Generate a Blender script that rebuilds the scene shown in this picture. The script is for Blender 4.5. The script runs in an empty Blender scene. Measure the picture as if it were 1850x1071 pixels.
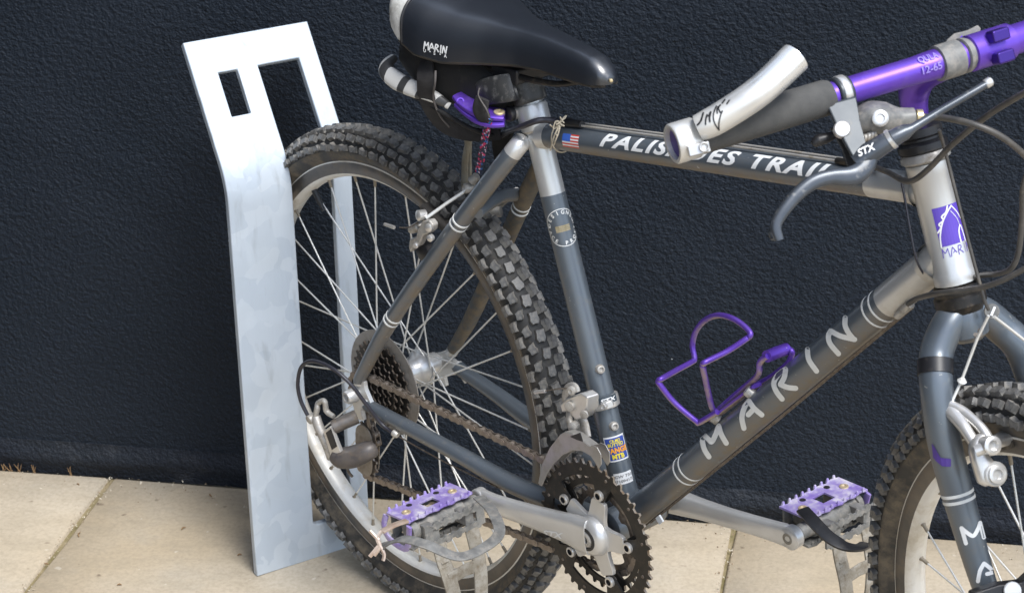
import bpy, bmesh, math, random
import numpy as np
from mathutils import Matrix, Vector
random.seed(7); rng = np.random.default_rng(7)
SC = bpy.context.scene
COL = SC.collection
V = lambda *a: np.array(a, float)
def nz(v): v = np.asarray(v, float); return v/np.linalg.norm(v)

# ------------------------------------------------------------------ camera, sky, sun, exposure
# bike frame: x = forward, y = to the bike's left (away from the camera), z up, origin in the bottom bracket
F_PX, PW, PH = 3697.466, 1850.0, 1071.0
CAM_C = V(1.48595282, -1.37682054, 1.16292888)
CAM_R = V(0.6504978, 0.75784164, -0.0502858)
CAM_U = V(-0.27408342, 0.29597684, 0.91502786)
CAM_D = V(-0.70832965, 0.58144111, -0.40024411)
M = np.array([[0.999855912848958, -0.00021156679511236324, -0.016973767421175148],
              [0.0, 0.9999223291738795, -0.01246337111233735],
              [0.0169750858901197, 0.012461575300701395, 0.9997782532142054]])   # bike axes -> world (the bike leans a little)
OB = V(-0.00513408, -0.00376898, -0.3023809)                                     # the ground point below the bottom bracket
BBZ = 0.3024
def w2(p): return M @ (np.asarray(p, float)-OB)
cam = bpy.data.cameras.new('camera'); camo = bpy.data.objects.new('camera', cam); COL.objects.link(camo)
r_, u_, d_ = M@CAM_R, M@CAM_U, M@CAM_D; c_ = w2(CAM_C)
camo.matrix_world = Matrix(((r_[0], u_[0], -d_[0], c_[0]), (r_[1], u_[1], -d_[1], c_[1]), (r_[2], u_[2], -d_[2], c_[2]), (0, 0, 0, 1)))
cam.sensor_width = 36; cam.lens = 36*F_PX/PW; cam.clip_end = 400; cam.clip_start = .05
cam.dof.use_dof = True; cam.dof.focus_distance = 2.2; cam.dof.aperture_fstop = 20
SC.camera = camo
world = bpy.data.worlds.new('World'); SC.world = world; world.use_nodes = True
wn = world.node_tree.nodes; wl = world.node_tree.links
sky = wn.new('ShaderNodeTexSky'); sky.sky_type = 'NISHITA'; sky.sun_disc = False
SUN_EL, SUN_AZ = math.radians(58), math.radians(-5)      # azimuth in the world's xy plane, from +x
sky.sun_elevation = SUN_EL; sky.sun_rotation = math.pi/2-SUN_AZ; sky.dust_density = 1.5; sky.air_density = 1.0; sky.ozone_density = 1.0
bg = wn['Background']; bg.inputs[1].default_value = 0.13; 
veil = wn.new('ShaderNodeMix'); veil.data_type = 'RGBA'; veil.inputs[0].default_value = .55; veil.inputs[7].default_value = (2.75, 3.05, 3.5, 1)    # thin even cloud over the blue
wl.new(sky.outputs[0], veil.inputs[6]); wl.new(veil.outputs[2], bg.inputs[0])
sun = bpy.data.lights.new('sun', 'SUN'); sun.energy = 1.5; sun.angle = math.radians(24); sun.color = (1, .985, .96)
suno = bpy.data.objects.new('sun', sun); COL.objects.link(suno)
sd_ = Vector((math.cos(SUN_EL)*math.cos(SUN_AZ), math.cos(SUN_EL)*math.sin(SUN_AZ), math.sin(SUN_EL)))
suno.rotation_euler = sd_.to_track_quat('Z', 'Y').to_euler(); suno.location = (3, -4, 6)
SC.view_settings.view_transform = 'Standard'; SC.view_settings.look = 'None'; SC.view_settings.gamma = 1
SC.view_settings.exposure = 1.46

# ------------------------------------------------------------------ placing: a pixel's ray meets a plane of the bike
def ray(u, v): return CAM_D + CAM_R*(u-PW/2)/F_PX - CAM_U*(v-PH/2)/F_PX
def at(u, v, y=0.0):                       # on the plane y = const of the bike
    w = ray(u, v); return CAM_C + w*((y-CAM_C[1])/w[1])
def dp(u, v, depth): return CAM_C + ray(u, v)*depth
def depth_of(p): return float((np.asarray(p)-CAM_C)@CAM_D)
def onplane(u, v, p, n): w = ray(u, v); return CAM_C + w*(((p-CAM_C)@n)/(w@n))

# ------------------------------------------------------------------ materials
MATS = {}
def mat(name, col, rough=.5, metal=0., col2=None, nscale=30., dirt=None, dirt_amt=0., dscale=60., bump=0., bscale=200., coat=0., stretch=None, rough2=None, dcut=.5, spec=.5, under=None, under_amt=.8, chips=None, chscale=130., chcut=.70):
    if name in MATS: return MATS[name]
    m = bpy.data.materials.new(name); m.use_nodes = True; n = m.node_tree.nodes; l = m.node_tree.links
    b = n['Principled BSDF']; b.inputs['Roughness'].default_value = rough; b.inputs['Metallic'].default_value = metal
    b.inputs['Specular IOR Level'].default_value = spec
    if coat: b.inputs['Coat Weight'].default_value = coat; b.inputs['Coat Roughness'].default_value = .25
    tc = n.new('ShaderNodeTexCoord'); vec = tc.outputs['Object']
    if stretch:
        mp = n.new('ShaderNodeMapping'); mp.inputs['Scale'].default_value = stretch; l.new(vec, mp.inputs[0]); vec = mp.outputs[0]
    cur = None
    def noise(sc, det=4, rg=.6):
        t = n.new('ShaderNodeTexNoise'); t.inputs['Scale'].default_value = sc; t.inputs['Detail'].default_value = det; t.inputs['Roughness'].default_value = rg
        l.new(vec, t.inputs['Vector']); return t.outputs['Fac']
    def ramp(f, a, c):
        r = n.new('ShaderNodeMapRange'); r.inputs[1].default_value = a; r.inputs[2].default_value = c; l.new(f, r.inputs[0]); return r.outputs[0]
    def mix(f, a, c):
        x = n.new('ShaderNodeMix'); x.data_type = 'RGBA'
        if isinstance(f, float): x.inputs[0].default_value = f
        else: l.new(f, x.inputs[0])
        for s, k in ((6, a), (7, c)):
            if isinstance(k, tuple): x.inputs[s].default_value = (*k, 1)
            else: l.new(k, x.inputs[s])
        return x.outputs[2]
    cur = col
    if col2: cur = mix(ramp(noise(nscale), .35, .68), col, col2)
    msk = None
    if dirt:
        msk = ramp(noise(dscale, 6, .7), dcut, dcut+.22)
        mm = n.new('ShaderNodeMath'); mm.operation = 'MULTIPLY'; mm.inputs[1].default_value = dirt_amt; l.new(msk, mm.inputs[0]); msk = mm.outputs[0]
        cur = mix(msk, cur, dirt)
    if under:                                 # dried mud that the wheels threw up against the underside
        g = n.new('ShaderNodeNewGeometry'); sp = n.new('ShaderNodeSeparateXYZ'); l.new(g.outputs['Normal'], sp.inputs[0])
        q = ramp(sp.outputs['Z'], .02, -.55)
        nn = ramp(noise(45, 6, .7), .25, .6)
        mm = n.new('ShaderNodeMath'); mm.operation = 'MULTIPLY'; l.new(q, mm.inputs[0]); l.new(nn, mm.inputs[1])
        m2 = n.new('ShaderNodeMath'); m2.operation = 'MULTIPLY'; m2.inputs[1].default_value = under_amt; l.new(mm.outputs[0], m2.inputs[0])
        cur = mix(m2.outputs[0], cur, under)
        if msk is not None:
            mx = n.new('ShaderNodeMath'); mx.operation = 'MAXIMUM'; l.new(msk, mx.inputs[0]); l.new(m2.outputs[0], mx.inputs[1]); msk = mx.outputs[0]
        else: msk = m2.outputs[0]
    if chips: cur = mix(ramp(noise(chscale, 3, .65), chcut, chcut+.03), cur, chips)
    if isinstance(cur, tuple): b.inputs['Base Color'].default_value = (*cur, 1)
    else: l.new(cur, b.inputs['Base Color'])
    if msk is not None:
        rr = n.new('ShaderNodeMapRange'); rr.inputs[3].default_value = rough; rr.inputs[4].default_value = .9; l.new(msk, rr.inputs[0]); l.new(rr.outputs[0], b.inputs['Roughness'])
        if metal:
            rm = n.new('ShaderNodeMapRange'); rm.inputs[3].default_value = metal; rm.inputs[4].default_value = 0.; l.new(msk, rm.inputs[0]); l.new(rm.outputs[0], b.inputs['Metallic'])
    elif rough2 is not None:
        rr = n.new('ShaderNodeMapRange'); rr.inputs[1].default_value = .35; rr.inputs[2].default_value = .65; rr.inputs[3].default_value = rough; rr.inputs[4].default_value = rough2
        l.new(noise(nscale*1.3), rr.inputs[0]); l.new(rr.outputs[0], b.inputs['Roughness'])
    if bump:
        bp = n.new('ShaderNodeBump'); bp.inputs['Strength'].default_value = 1; bp.inputs['Distance'].default_value = bump; l.new(noise(bscale, 4, .6), bp.inputs['Height']); l.new(bp.outputs[0], b.inputs['Normal'])
    MATS[name] = m; return m
MUD = (.20, .155, .10)
def m_grey(): return mat('grey_frame_paint', (.118, .142, .168), .35, .40, (.132, .153, .176), 14, (.17, .15, .12), .5, 70, coat=.5, dcut=.55, under=MUD, under_amt=.9, chips=(.36, .36, .34), chcut=.69)
def m_greymud(): return mat('grey_paint_caked_with_mud', (.060, .075, .088), .5, .1, (.10, .085, .06), 30, MUD, .9, 70, dcut=.40)
def m_silver(): return mat('silver_frame_paint', (.58, .58, .565), .33, .55, (.66, .66, .645), 8, (.33, .28, .20), .35, 50, coat=.2, dcut=.6, under=(.42, .34, .22), under_amt=.5)
def m_alloy(): return mat('polished_alloy', (.66, .66, .65), .29, .55, (.58, .57, .55), 12)
def m_chain(): return mat('worn_chain_steel', (.20, .165, .135), .34, .6, (.34, .30, .26), 240, (.13, .075, .04), .7, 120, dcut=.5)
def m_worn_glint(): return mat('worn_glint_edges', (.40, .36, .31), .4, .6, (.24, .17, .11), 160)  # worn metal, kept pale to paint in the glints along chainring teeth
def m_alloyd(): return mat('dirty_alloy', (.43, .41, .38), .42, .45, (.54, .525, .49), 40, (.20, .165, .12), .85, 80, dcut=.46)
def m_white_alloy(): return mat('satin_cast_alloy', (.68, .67, .65), .30, .65, (.58, .56, .53), 30, (.34, .28, .2), .5, 60, dcut=.56)
def m_rim(): return mat('worn_alloy_rim', (.82, .81, .77), .40, .2, (.74, .70, .62), 10, (.45, .36, .22), .65, 22, dcut=.52)
def m_track(): return mat('dark_brake_track', (.10, .095, .09), .35, .6, (.17, .15, .13), 30, (.20, .15, .09), .5, 60, dcut=.5)
def m_spoke(): return mat('stainless_spoke', (.84, .84, .82), .30, .3, (.70, .68, .62), 18)
def m_spokedull(): return mat('dull_spoke_nipple', (.30, .26, .20), .55, .4)
def m_rubber(): return mat('dusty_rubber', (.022, .022, .022), .55, 0, (.045, .042, .038), 40, (.19, .155, .11), .9, 34, dcut=.42)
def m_tread(): return mat('dark_tread_rubber', (.016, .016, .016), .6, 0, (.030, .029, .027), 40, (.10, .085, .065), .6, 50, dcut=.52)
def m_knob(): return mat('dusty_knob_rubber', (.075, .075, .074), .36, 0, (.165, .160, .150), 45, (.31, .285, .245), .85, 60, dcut=.45, bump=.0004, bscale=700, spec=.7)
def m_black(): return mat('black_plastic', (.012, .012, .014), .4, 0, (.02, .02, .022), 40, (.10, .085, .065), .5, 90, dcut=.55)
def m_blackmetal(): return mat('black_anodised_metal', (.014, .0135, .013), .42, .3, (.028, .025, .022), 60, (.15, .11, .07), .6, 110, dcut=.53)
def m_rust(): return mat('rusty_steel', (.095, .075, .060), .38, .5, (.22, .19, .16), 200, (.115, .066, .036), .65, 110, dcut=.49)
def m_purple(): return mat('purple_anodised_alloy', (.135, .058, .48), .36, .58, (.17, .085, .54), 16, (.22, .18, .17), .35, 60, dcut=.58, chips=(.50, .46, .55), chcut=.73)
def m_purplew(): return mat('scuffed_purple_alloy', (.27, .19, .55), .42, .3, (.42, .36, .62), 40, (.55, .53, .53), .95, 60, dcut=.47)
def m_purplem(): return mat('muddy_purple_rod', (.130, .052, .43), .38, .5, (.165, .085, .48), 30, (.46, .36, .24), .8, 90, dcut=.60, under=(.48, .37, .23), under_amt=1.0)
def m_saddle(): return mat('black_vinyl', (.0085, .0110, .0165), .34, 0, (.012, .015, .021), 20, (.06, .06, .06), .3, 180, bump=.00010, bscale=900, dcut=.62, spec=1.0, coat=1.0, chips=(.28, .28, .28), chscale=70, chcut=.79)
def m_cloth(): return mat('black_nylon', (.008, .008, .009), .8, 0, (.014, .0135, .013), 60, (.06, .05, .04), .5, 90, bump=.0004, bscale=900, dcut=.55)
def m_strap(): return mat('faded_black_webbing', (.016, .015, .016), .85, 0, (.03, .028, .028), 90, bump=.0004, bscale=1200)
def m_foam(): return mat('grey_foam_grip', (.060, .060, .058), .85, 0, (.085, .083, .078), 60, bump=.0003, bscale=1000)
def m_cable(): return mat('grey_black_cable_housing', (.055, .052, .048), .45, 0, (.10, .092, .082), 40, (.2, .17, .13), .5, 80, dcut=.55)
def m_cableblk(): return mat('black_cable_housing', (.022, .022, .03), .38, 0, (.03, .03, .04), 40)
def m_decal(): return mat('pale_grey_print', (.80, .81, .79), .45, 0, (.72, .72, .69), 60)
def m_white(): return mat('white_print', (.75, .76, .76), .4)
def m_pprint(): return mat('purple_print', (.10, .055, .42), .4)
def m_mud(): return mat('dried_mud_steel', (.26, .235, .19), .7, .1, (.36, .34, .30), 60, (.15, .115, .07), .8, 90, dcut=.45, bump=.0004, bscale=500)
def m_cagegrey(): return mat('scuffed_grey_plastic', (.13, .13, .125), .5, .1, (.22, .22, .21), 70, (.34, .31, .27), .7, 130, dcut=.48)

# ------------------------------------------------------------------ mesh helpers
class MB:
    def __init__(s): s.v = []; s.f = []; s.m = []; s.sm = []
    def add(s, verts, faces, mi=0, smooth=True):
        o = len(s.v); s.v.extend([tuple(map(float, p)) for p in verts]); s.f.extend([tuple(i+o for i in f) for f in faces])
        s.m.extend([mi]*len(faces) if isinstance(mi, int) else list(mi)); s.sm.extend([smooth]*len(faces)); return s
    def mesh(s, name, mats, sharp=40):
        me = bpy.data.meshes.new(name); me.from_pydata(s.v, [], s.f)
        for m in (mats if isinstance(mats, (list, tuple)) else [mats]): me.materials.append(m)
        me.polygons.foreach_set('material_index', s.m); me.polygons.foreach_set('use_smooth', s.sm)
        me.update()
        bm = bmesh.new(); bm.from_mesh(me); bmesh.ops.recalc_face_normals(bm, faces=bm.faces); bm.to_mesh(me); bm.free()
        me.set_sharp_from_angle(angle=math.radians(sharp)); return me
ROOT = None
def link(name, me, parent=None, matrix=None):
    o = bpy.data.objects.new(name, me); COL.objects.link(o)
    if parent is not None: o.parent = parent
    if parent is ROOT and ROOT is not None: o.matrix_local = Matrix.Translation((0, 0, BBZ)) @ (matrix if matrix else Matrix())
    elif matrix is not None: o.matrix_local = matrix
    return o
def part(name, mb, mats, parent, sharp=40, bevel=0, matrix=None, label=None):
    o = link(name, mb.mesh(name, mats, sharp), parent, matrix)
    if bevel:
        b = o.modifiers.new('bevel', 'BEVEL'); b.width = bevel; b.segments = 2; b.harden_normals = True; b.limit_method = 'ANGLE'; b.angle_limit = math.radians(35)
    if label: o['label'] = label
    return o
def tag(o, label=None, cat=None, group=None, kind=None):
    if label: o['label'] = label
    if cat: o['category'] = cat
    if group: o['group'] = group
    if kind: o['kind'] = kind
    return o
def spline(pts, n=8, closed=False):
    P = [np.asarray(p, float) for p in pts]; out = []; N = len(P)
    segs = N if closed else N-1
    for i in range(segs):
        if closed: a, b, c, d = P[(i-1) % N], P[i], P[(i+1) % N], P[(i+2) % N]
        else: a, b, c, d = P[max(i-1, 0)], P[i], P[i+1], P[min(i+2, N-1)]
        for k in range(n):
            t = k/n; out.append(.5*((2*b)+(-a+c)*t+(2*a-5*b+4*c-d)*t*t+(-a+3*b-3*c+d)*t**3))
    if not closed: out.append(P[-1])
    return out
def sweep(mb, pts, w, h=None, up=None, n=12, p=2.0, caps=True, closed=False, mi=0, smooth=True):
    P = [np.asarray(q, float) for q in pts]; N = len(P)
    W = list(w) if hasattr(w, '__len__') else [w]*N
    Hh = W if h is None else (list(h) if hasattr(h, '__len__') else [h]*N)
    def interp(L):
        if len(L) == N: return L
        return list(np.interp(np.linspace(0, 1, N), np.linspace(0, 1, len(L)), L))
    W = interp(W); Hh = interp(Hh)
    T = []
    for i in range(N):
        a = P[(i-1) % N] if (closed or i) else P[0]; b = P[(i+1) % N] if (closed or i < N-1) else P[-1]
        T.append(nz(b-a))
    verts = []; side = None
    for i in range(N):
        if up is not None:
            uu = up[i] if isinstance(up, list) else up
            s_ = nz(np.cross(T[i], uu)); nn = np.cross(s_, T[i])
        else:
            if side is None:
                k = V(0, 0, 1) if abs(T[i][2]) < .9 else V(1, 0, 0); side = nz(np.cross(T[i], k))
            else: side = nz(side - T[i]*(side@T[i]))
            s_ = side; nn = np.cross(s_, T[i])
        for k in range(n):
            a = 2*math.pi*(k+.5)/n; ca, sa = math.cos(a), math.sin(a)
            x = math.copysign(abs(ca)**(2/p), ca)*W[i]; y = math.copysign(abs(sa)**(2/p), sa)*Hh[i]
            verts.append(P[i]+s_*x+nn*y)
    F = []; MI = []
    L = N if closed else N-1
    for i in range(L):
        for k in range(n):
            a, b = i*n+k, i*n+(k+1) % n; j = (i+1) % N; F.append((a, b, j*n+(k+1) % n, j*n+k)); MI.append(mi if isinstance(mi, int) else mi[i])
    if caps and not closed:
        F.append(tuple(reversed(range(n)))); MI.append(MI[0]); F.append(tuple((N-1)*n+k for k in range(n))); MI.append(MI[-2])
    mb.add(verts, F, MI, smooth); return mb
def frame_of(axis):
    a = nz(axis); k = V(0, 0, 1) if abs(a[2]) < .9 else V(1, 0, 0); s_ = nz(np.cross(k, a)); return s_, np.cross(a, s_), a
def lathe(mb, c, axis, prof, n=24, mi=0, a0=0, a1=2*math.pi, cap=True):
    s_, t_, a = frame_of(axis); c = np.asarray(c, float); full = abs(a1-a0-2*math.pi) < 1e-6; m = n if full else n+1
    vs = []
    for (r, h) in prof:
        for k in range(m):
            th = a0+(a1-a0)*k/n; vs.append(c+a*h+(s_*math.cos(th)+t_*math.sin(th))*r)
    F = []; MI = []
    for i in range(len(prof)-1):
        for k in range(n):
            k2 = (k+1) % m if full else k+1
            F.append((i*m+k, i*m+k2, (i+1)*m+k2, (i+1)*m+k)); MI.append(mi if isinstance(mi, int) else mi[i])
    if cap and full:
        if prof[0][0] > 1e-6: F.append(tuple(reversed(range(m)))); MI.append(MI[0])
        if prof[-1][0] > 1e-6: F.append(tuple((len(prof)-1)*m+k for k in range(m))); MI.append(MI[-2] if len(MI) > 1 else MI[0])
    mb.add(vs, F, MI); return mb
def cyl(mb, a, b, r, r2=None, n=16, mi=0):
    a = np.asarray(a, float); b = np.asarray(b, float); L = np.linalg.norm(b-a); r2 = r if r2 is None else r2
    return lathe(mb, a, b-a, [(r, 0), (r2, L)], n, mi)
def box(mb, c, ax, half, mi=0, taper=1.0):
    c = np.asarray(c, float); x, y, z = [np.asarray(q, float) for q in ax]; vs = []
    for sz in (-1, 1):
        k = taper if sz > 0 else 1
        for sy in (-1, 1):
            for sx in (-1, 1): vs.append(c+x*half[0]*sx*k+y*half[1]*sy*k+z*half[2]*sz)
    mb.add(vs, [(0, 2, 3, 1), (4, 5, 7, 6), (0, 1, 5, 4), (2, 6, 7, 3), (0, 4, 6, 2), (1, 3, 7, 5)], mi, False); return mb
def plate(mb, poly, nrm, th, mi=0):          # a planar polygon (3D points) given thickness along its normal
    n = nz(nrm); P = [np.asarray(q, float) for q in poly]; N = len(P)
    vs = [q+n*th/2 for q in P]+[q-n*th/2 for q in P]
    F = [tuple(range(N)), tuple(reversed(range(N, 2*N)))]+[(i, i+N, (i+1) % N+N, (i+1) % N) for i in range(N)]
    mb.add(vs, F, mi, False); return mb
def ringplate(mb, outer, inner, nrm, th, mi=0):   # two loops with the same count
    n = nz(nrm); N = len(outer); o = [np.asarray(q, float) for q in outer]; q_ = [np.asarray(q, float) for q in inner]
    vs = [x+n*th/2 for x in o]+[x+n*th/2 for x in q_]+[x-n*th/2 for x in o]+[x-n*th/2 for x in q_]; F = []
    for i in range(N):
        j = (i+1) % N
        F += [(i, j, N+j, N+i), (2*N+j, 2*N+i, 3*N+i, 3*N+j), (j, i, 2*N+i, 2*N+j), (N+i, N+j, 3*N+j, 3*N+i)]
    mb.add(vs, F, mi, False); return mb
def recenter(o):                              # a top-level mesh gets its origin at its base
    me = o.data; co = np.empty(len(me.vertices)*3); me.vertices.foreach_get('co', co); co = co.reshape(-1, 3)
    c = V((co[:, 0].min()+co[:, 0].max())/2, (co[:, 1].min()+co[:, 1].max())/2, co[:, 2].min())
    me.transform(Matrix.Translation(-Vector(c))); o.matrix_world = o.matrix_world @ Matrix.Translation(Vector(c))
RM = Matrix([list(r) for r in M]).to_4x4()
rootloc = w2((0, 0, -BBZ))
BIKE = Matrix.Translation(Vector(rootloc)) @ RM @ Matrix.Translation((0, 0, BBZ))    # bike frame -> world
def top_in_bike(name, mb, mats, sharp=40):
    o = link(name, mb.mesh(name, mats, sharp)); o.matrix_world = BIKE; recenter(o); return o

# ------------------------------------------------------------------ the setting
WD = V(math.cos(math.radians(38.07)), math.sin(math.radians(38.07)), 0)      # along the wall
WN = V(math.sin(math.radians(38.07)), -math.cos(math.radians(38.07)), 0)     # out of the wall
WP = V(-1.0035, -.1173, 0)                                                   # a point of the wall's foot
def wpt(t, o, z): return WD*t + WN*(WP@WN+o) + V(0, 0, z)
gm = mat('sand_bed', (.26, .21, .14), .95, 0, (.18, .14, .09), 60, bump=.002, bscale=120)
g = MB(); g.add([(-150, -150, -.03), (150, -150, -.03), (150, 150, -.03), (-150, 150, -.03)], [(0, 1, 2, 3)]); tag(part('ground', g, gm, None), kind='structure')
def slab_mat():
    m = bpy.data.materials.new('buff_sandstone'); m.use_nodes = True; n = m.node_tree.nodes; l = m.node_tree.links; b = n['Principled BSDF']
    tc = n.new('ShaderNodeTexCoord'); oi = n.new('ShaderNodeObjectInfo')
    add = n.new('ShaderNodeVectorMath'); add.operation = 'ADD'; sc = n.new('ShaderNodeVectorMath'); sc.operation = 'SCALE'; sc.inputs[0].default_value = (7, 3, 5)
    l.new(oi.outputs['Random'], sc.inputs['Scale']); l.new(tc.outputs['Object'], add.inputs[0]); l.new(sc.outputs[0], add.inputs[1])
    def noise(s, d=5, r=.6, st=None):
        t = n.new('ShaderNodeTexNoise'); t.inputs['Scale'].default_value = s; t.inputs['Detail'].default_value = d; t.inputs['Roughness'].default_value = r
        src = add.outputs[0]
        if st: mp = n.new('ShaderNodeMapping'); mp.inputs['Scale'].default_value = st; l.new(src, mp.inputs[0]); src = mp.outputs[0]
        l.new(src, t.inputs['Vector']); return t.outputs['Fac']
    def mr(f, a, c, x=0., y=1.):
        q = n.new('ShaderNodeMapRange'); q.inputs[1].default_value = a; q.inputs[2].default_value = c; q.inputs[3].default_value = x; q.inputs[4].default_value = y; l.new(f, q.inputs[0]); return q.outputs[0]
    def mix(f, a, c):
        x = n.new('ShaderNodeMix'); x.data_type = 'RGBA'; l.new(f, x.inputs[0])
        for s, k in ((6, a), (7, c)):
            if isinstance(k, tuple): x.inputs[s].default_value = (*k, 1)
            else: l.new(k, x.inputs[s])
        return x.outputs[2]
    c = mix(mr(noise(3, 3), .35, .65), (.455, .375, .265), (.485, .425, .335))
    c = mix(mr(noise(9, 5, .65, (1, 2.2, 1)), .47, .80, 0, .8), c, (.35, .30, .22))
    c = mix(mr(noise(5, 6, .72, (1, 1.5, 1)), .52, .72, 0, .45), c, (.36, .335, .285))
    c = mix(mr(noise(160, 3, .7), .40, .75, 0, .55), c, (.30, .255, .19))
    c = mix(mr(noise(42, 2, .5), .70, .76, 0, .75), c, (.15, .115, .08))
    c = mix(mr(noise(75, 2, .5), .72, .77, 0, .6), c, (.62, .57, .48))
    l.new(c, b.inputs['Base Color']); b.inputs['Roughness'].default_value = .82; b.inputs['Specular IOR Level'].default_value = .35
    bp = n.new('ShaderNodeBump'); bp.inputs['Distance'].default_value = .0022; bp.inputs['Strength'].default_value = .8
    ad = n.new('ShaderNodeMath'); ad.operation = 'MULTIPLY_ADD'; ad.inputs[1].default_value = .35; l.new(noise(150, 4, .7), ad.inputs[0]); l.new(noise(14, 5, .6), ad.inputs[2])
    l.new(ad.outputs[0], bp.inputs['Height']); l.new(bp.outputs[0], b.inputs['Normal']); return m
SM = slab_mat()
pv = MB(); jm = mat('sandy_joint', (.30, .245, .15), .95, 0, (.17, .145, .06), 25, bump=.0015, bscale=300)
a = wpt(-3.67, 0.002, -.006); b_ = wpt(3.8, 0.002, -.006); c2 = wpt(3.8, 2.45, -.006); d2 = wpt(-3.67, 2.45, -.006)
pv.add([a, b_, c2, d2], [(0, 1, 2, 3)], 0, False)
pav = tag(part('pavement', pv, jm, None), kind='structure')
PT, GAP = .9335, .007
rows = [(.004, .61), (.61, 1.21), (1.21, 1.81), (1.81, 2.41)]
for ri, (o0, o1) in enumerate(rows):
    for k in range(-3, 5):
        t0 = .0695+PT*(k-1)+(0 if ri % 2 == 0 else PT/2); t1 = t0+PT
        x0, x1, y0, y1 = t0+GAP/2, t1-GAP/2, o0+GAP/2, o1-GAP/2
        mb = MB(); nx, ny = 10, 7; e = .0035; vs = []; fs = []
        dz = random.uniform(-.0008, .0008); cx, cy = (x0+x1)/2, (y0+y1)/2
        def pos(i, j):                         # slightly wandering edges with an arris
            u = [x0, x0+e]+list(np.linspace(x0+e, x1-e, nx)[1:-1])+[x1-e, x1]; w = [y0, y0+e]+list(np.linspace(y0+e, y1-e, ny)[1:-1])+[y1-e, y1]
            zz = 0 if (0 < i < len(u)-1 and 0 < j < len(w)-1) else -.003
            jx = .0014*math.sin(11*w[j]+k*2.1+ri)+.0008*math.sin(37*w[j]+k); jy = .0014*math.sin(9*u[i]+ri*1.7+k)
            return V(u[i]-cx+jx, w[j]-cy+jy, zz+dz)
        NX, NY = nx+2, ny+2
        for j in range(NY):
            for i in range(NX): vs.append(pos(i, j))
        for j in range(NY-1):
            for i in range(NX-1): fs.append((j*NX+i, j*NX+i+1, (j+1)*NX+i+1, (j+1)*NX+i))
        rim_ = [i for i in range(NX)]+[j*NX+NX-1 for j in range(1, NY)]+[(NY-1)*NX+i for i in range(NX-2, -1, -1)]+[j*NX for j in range(NY-2, 0, -1)]
        base = len(vs)
        for i in rim_: p = vs[i].copy(); p[2] = -.028; vs.append(p)
        for i in range(len(rim_)): j = (i+1) % len(rim_); fs.append((rim_[i], base+i, base+j, rim_[j]))
        mb.add(vs, fs)
        c = wpt(cx, cy, 0)
        part('paving_slab', mb, SM, pav, 50, matrix=Matrix(((WD[0], WN[0], 0, c[0]), (WD[1], WN[1], 0, c[1]), (0, 0, 1, c[2]), (0, 0, 0, 1))))
# wall of dark roughcast render
def wall_mat(name, base, col2, wear=None):
    m = bpy.data.materials.new(name); m.use_nodes = True; n = m.node_tree.nodes; l = m.node_tree.links; b = n['Principled BSDF']
    tc = n.new('ShaderNodeTexCoord'); mp = n.new('ShaderNodeMapping'); mp.inputs['Scale'].default_value = (.92, 1, 1.1); l.new(tc.outputs['Object'], mp.inputs[0])
    def noise(s, d=3, r=.5):
        t = n.new('ShaderNodeTexNoise'); t.inputs['Scale'].default_value = s; t.inputs['Detail'].default_value = d; t.inputs['Roughness'].default_value = r; l.new(mp.outputs[0], t.inputs['Vector']); return t.outputs['Fac']
    def mr(f, a, c, x=0., y=1.):
        q = n.new('ShaderNodeMapRange'); q.inputs[1].default_value = a; q.inputs[2].default_value = c; q.inputs[3].default_value = x; q.inputs[4].default_value = y; l.new(f, q.inputs[0]); return q.outputs[0]
    def mix(f, a, c):
        x = n.new('ShaderNodeMix'); x.data_type = 'RGBA'; l.new(f, x.inputs[0])
        for s, k in ((6, a), (7, c)):
            if isinstance(k, tuple): x.inputs[s].default_value = (*k, 1)
            else: l.new(k, x.inputs[s])
        return x.outputs[2]
    c = mix(mr(noise(5, 3), .35, .65), base, col2)
    vo = n.new('ShaderNodeTexVoronoi'); vo.inputs['Scale'].default_value = 9; l.new(tc.outputs['Object'], vo.inputs['Vector']); sc_ = n.new('ShaderNodeSeparateColor'); l.new(vo.outputs['Color'], sc_.inputs[0])
    mu = n.new('ShaderNodeMath'); mu.operation = 'MULTIPLY'; l.new(mr(sc_.outputs[0], .90, .92), mu.inputs[0]); l.new(mr(vo.outputs['Distance'], .016, .009), mu.inputs[1])
    c = mix(mu.outputs[0], c, (.30, .32, .34))
    if wear: c = mix(mr(noise(14, 6, .75), .54, .84), c, wear)
    l.new(c, b.inputs['Base Color']); b.inputs['Roughness'].default_value = .66; b.inputs['Specular IOR Level'].default_value = .24
    bp = n.new('ShaderNodeBump'); bp.inputs['Distance'].default_value = .0036; bp.inputs['Strength'].default_value = 1
    ad = n.new('ShaderNodeMath'); ad.operation = 'MULTIPLY_ADD'; ad.inputs[1].default_value = .55; l.new(noise(330, 2, .5), ad.inputs[0]); l.new(noise(150, 2, .45), ad.inputs[2])
    l.new(ad.outputs[0], bp.inputs['Height']); l.new(bp.outputs[0], b.inputs['Normal']); return m
WM = wall_mat('navy_roughcast', (.0082, .0134, .0220), (.0102, .0155, .0245))
WMb = wall_mat('navy_roughcast_dusty_foot', (.0098, .0135, .022), (.014, .018, .025), (.045, .048, .055))
wm = MB(); NXw, NZw = 300, 110; t0, t1, zt = -3.6, 3.6, 2.3
zs = np.concatenate([np.linspace(.05, 1.2, NZw-6), np.linspace(1.3, zt, 6)]); ts = np.linspace(t0, t1, NXw)
gx, gz = np.meshgrid(ts, zs)
amp = .0012*np.sin(gx*21+3*np.sin(gz*13))*np.sin(gz*17+2*np.sin(gx*9))+.0015*np.sin(gx*6.3+1)*np.sin(gz*5.1)
vs = [wpt(x, o, z) for x, o, z in zip(gx.ravel(), amp.ravel(), gz.ravel())]
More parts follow.
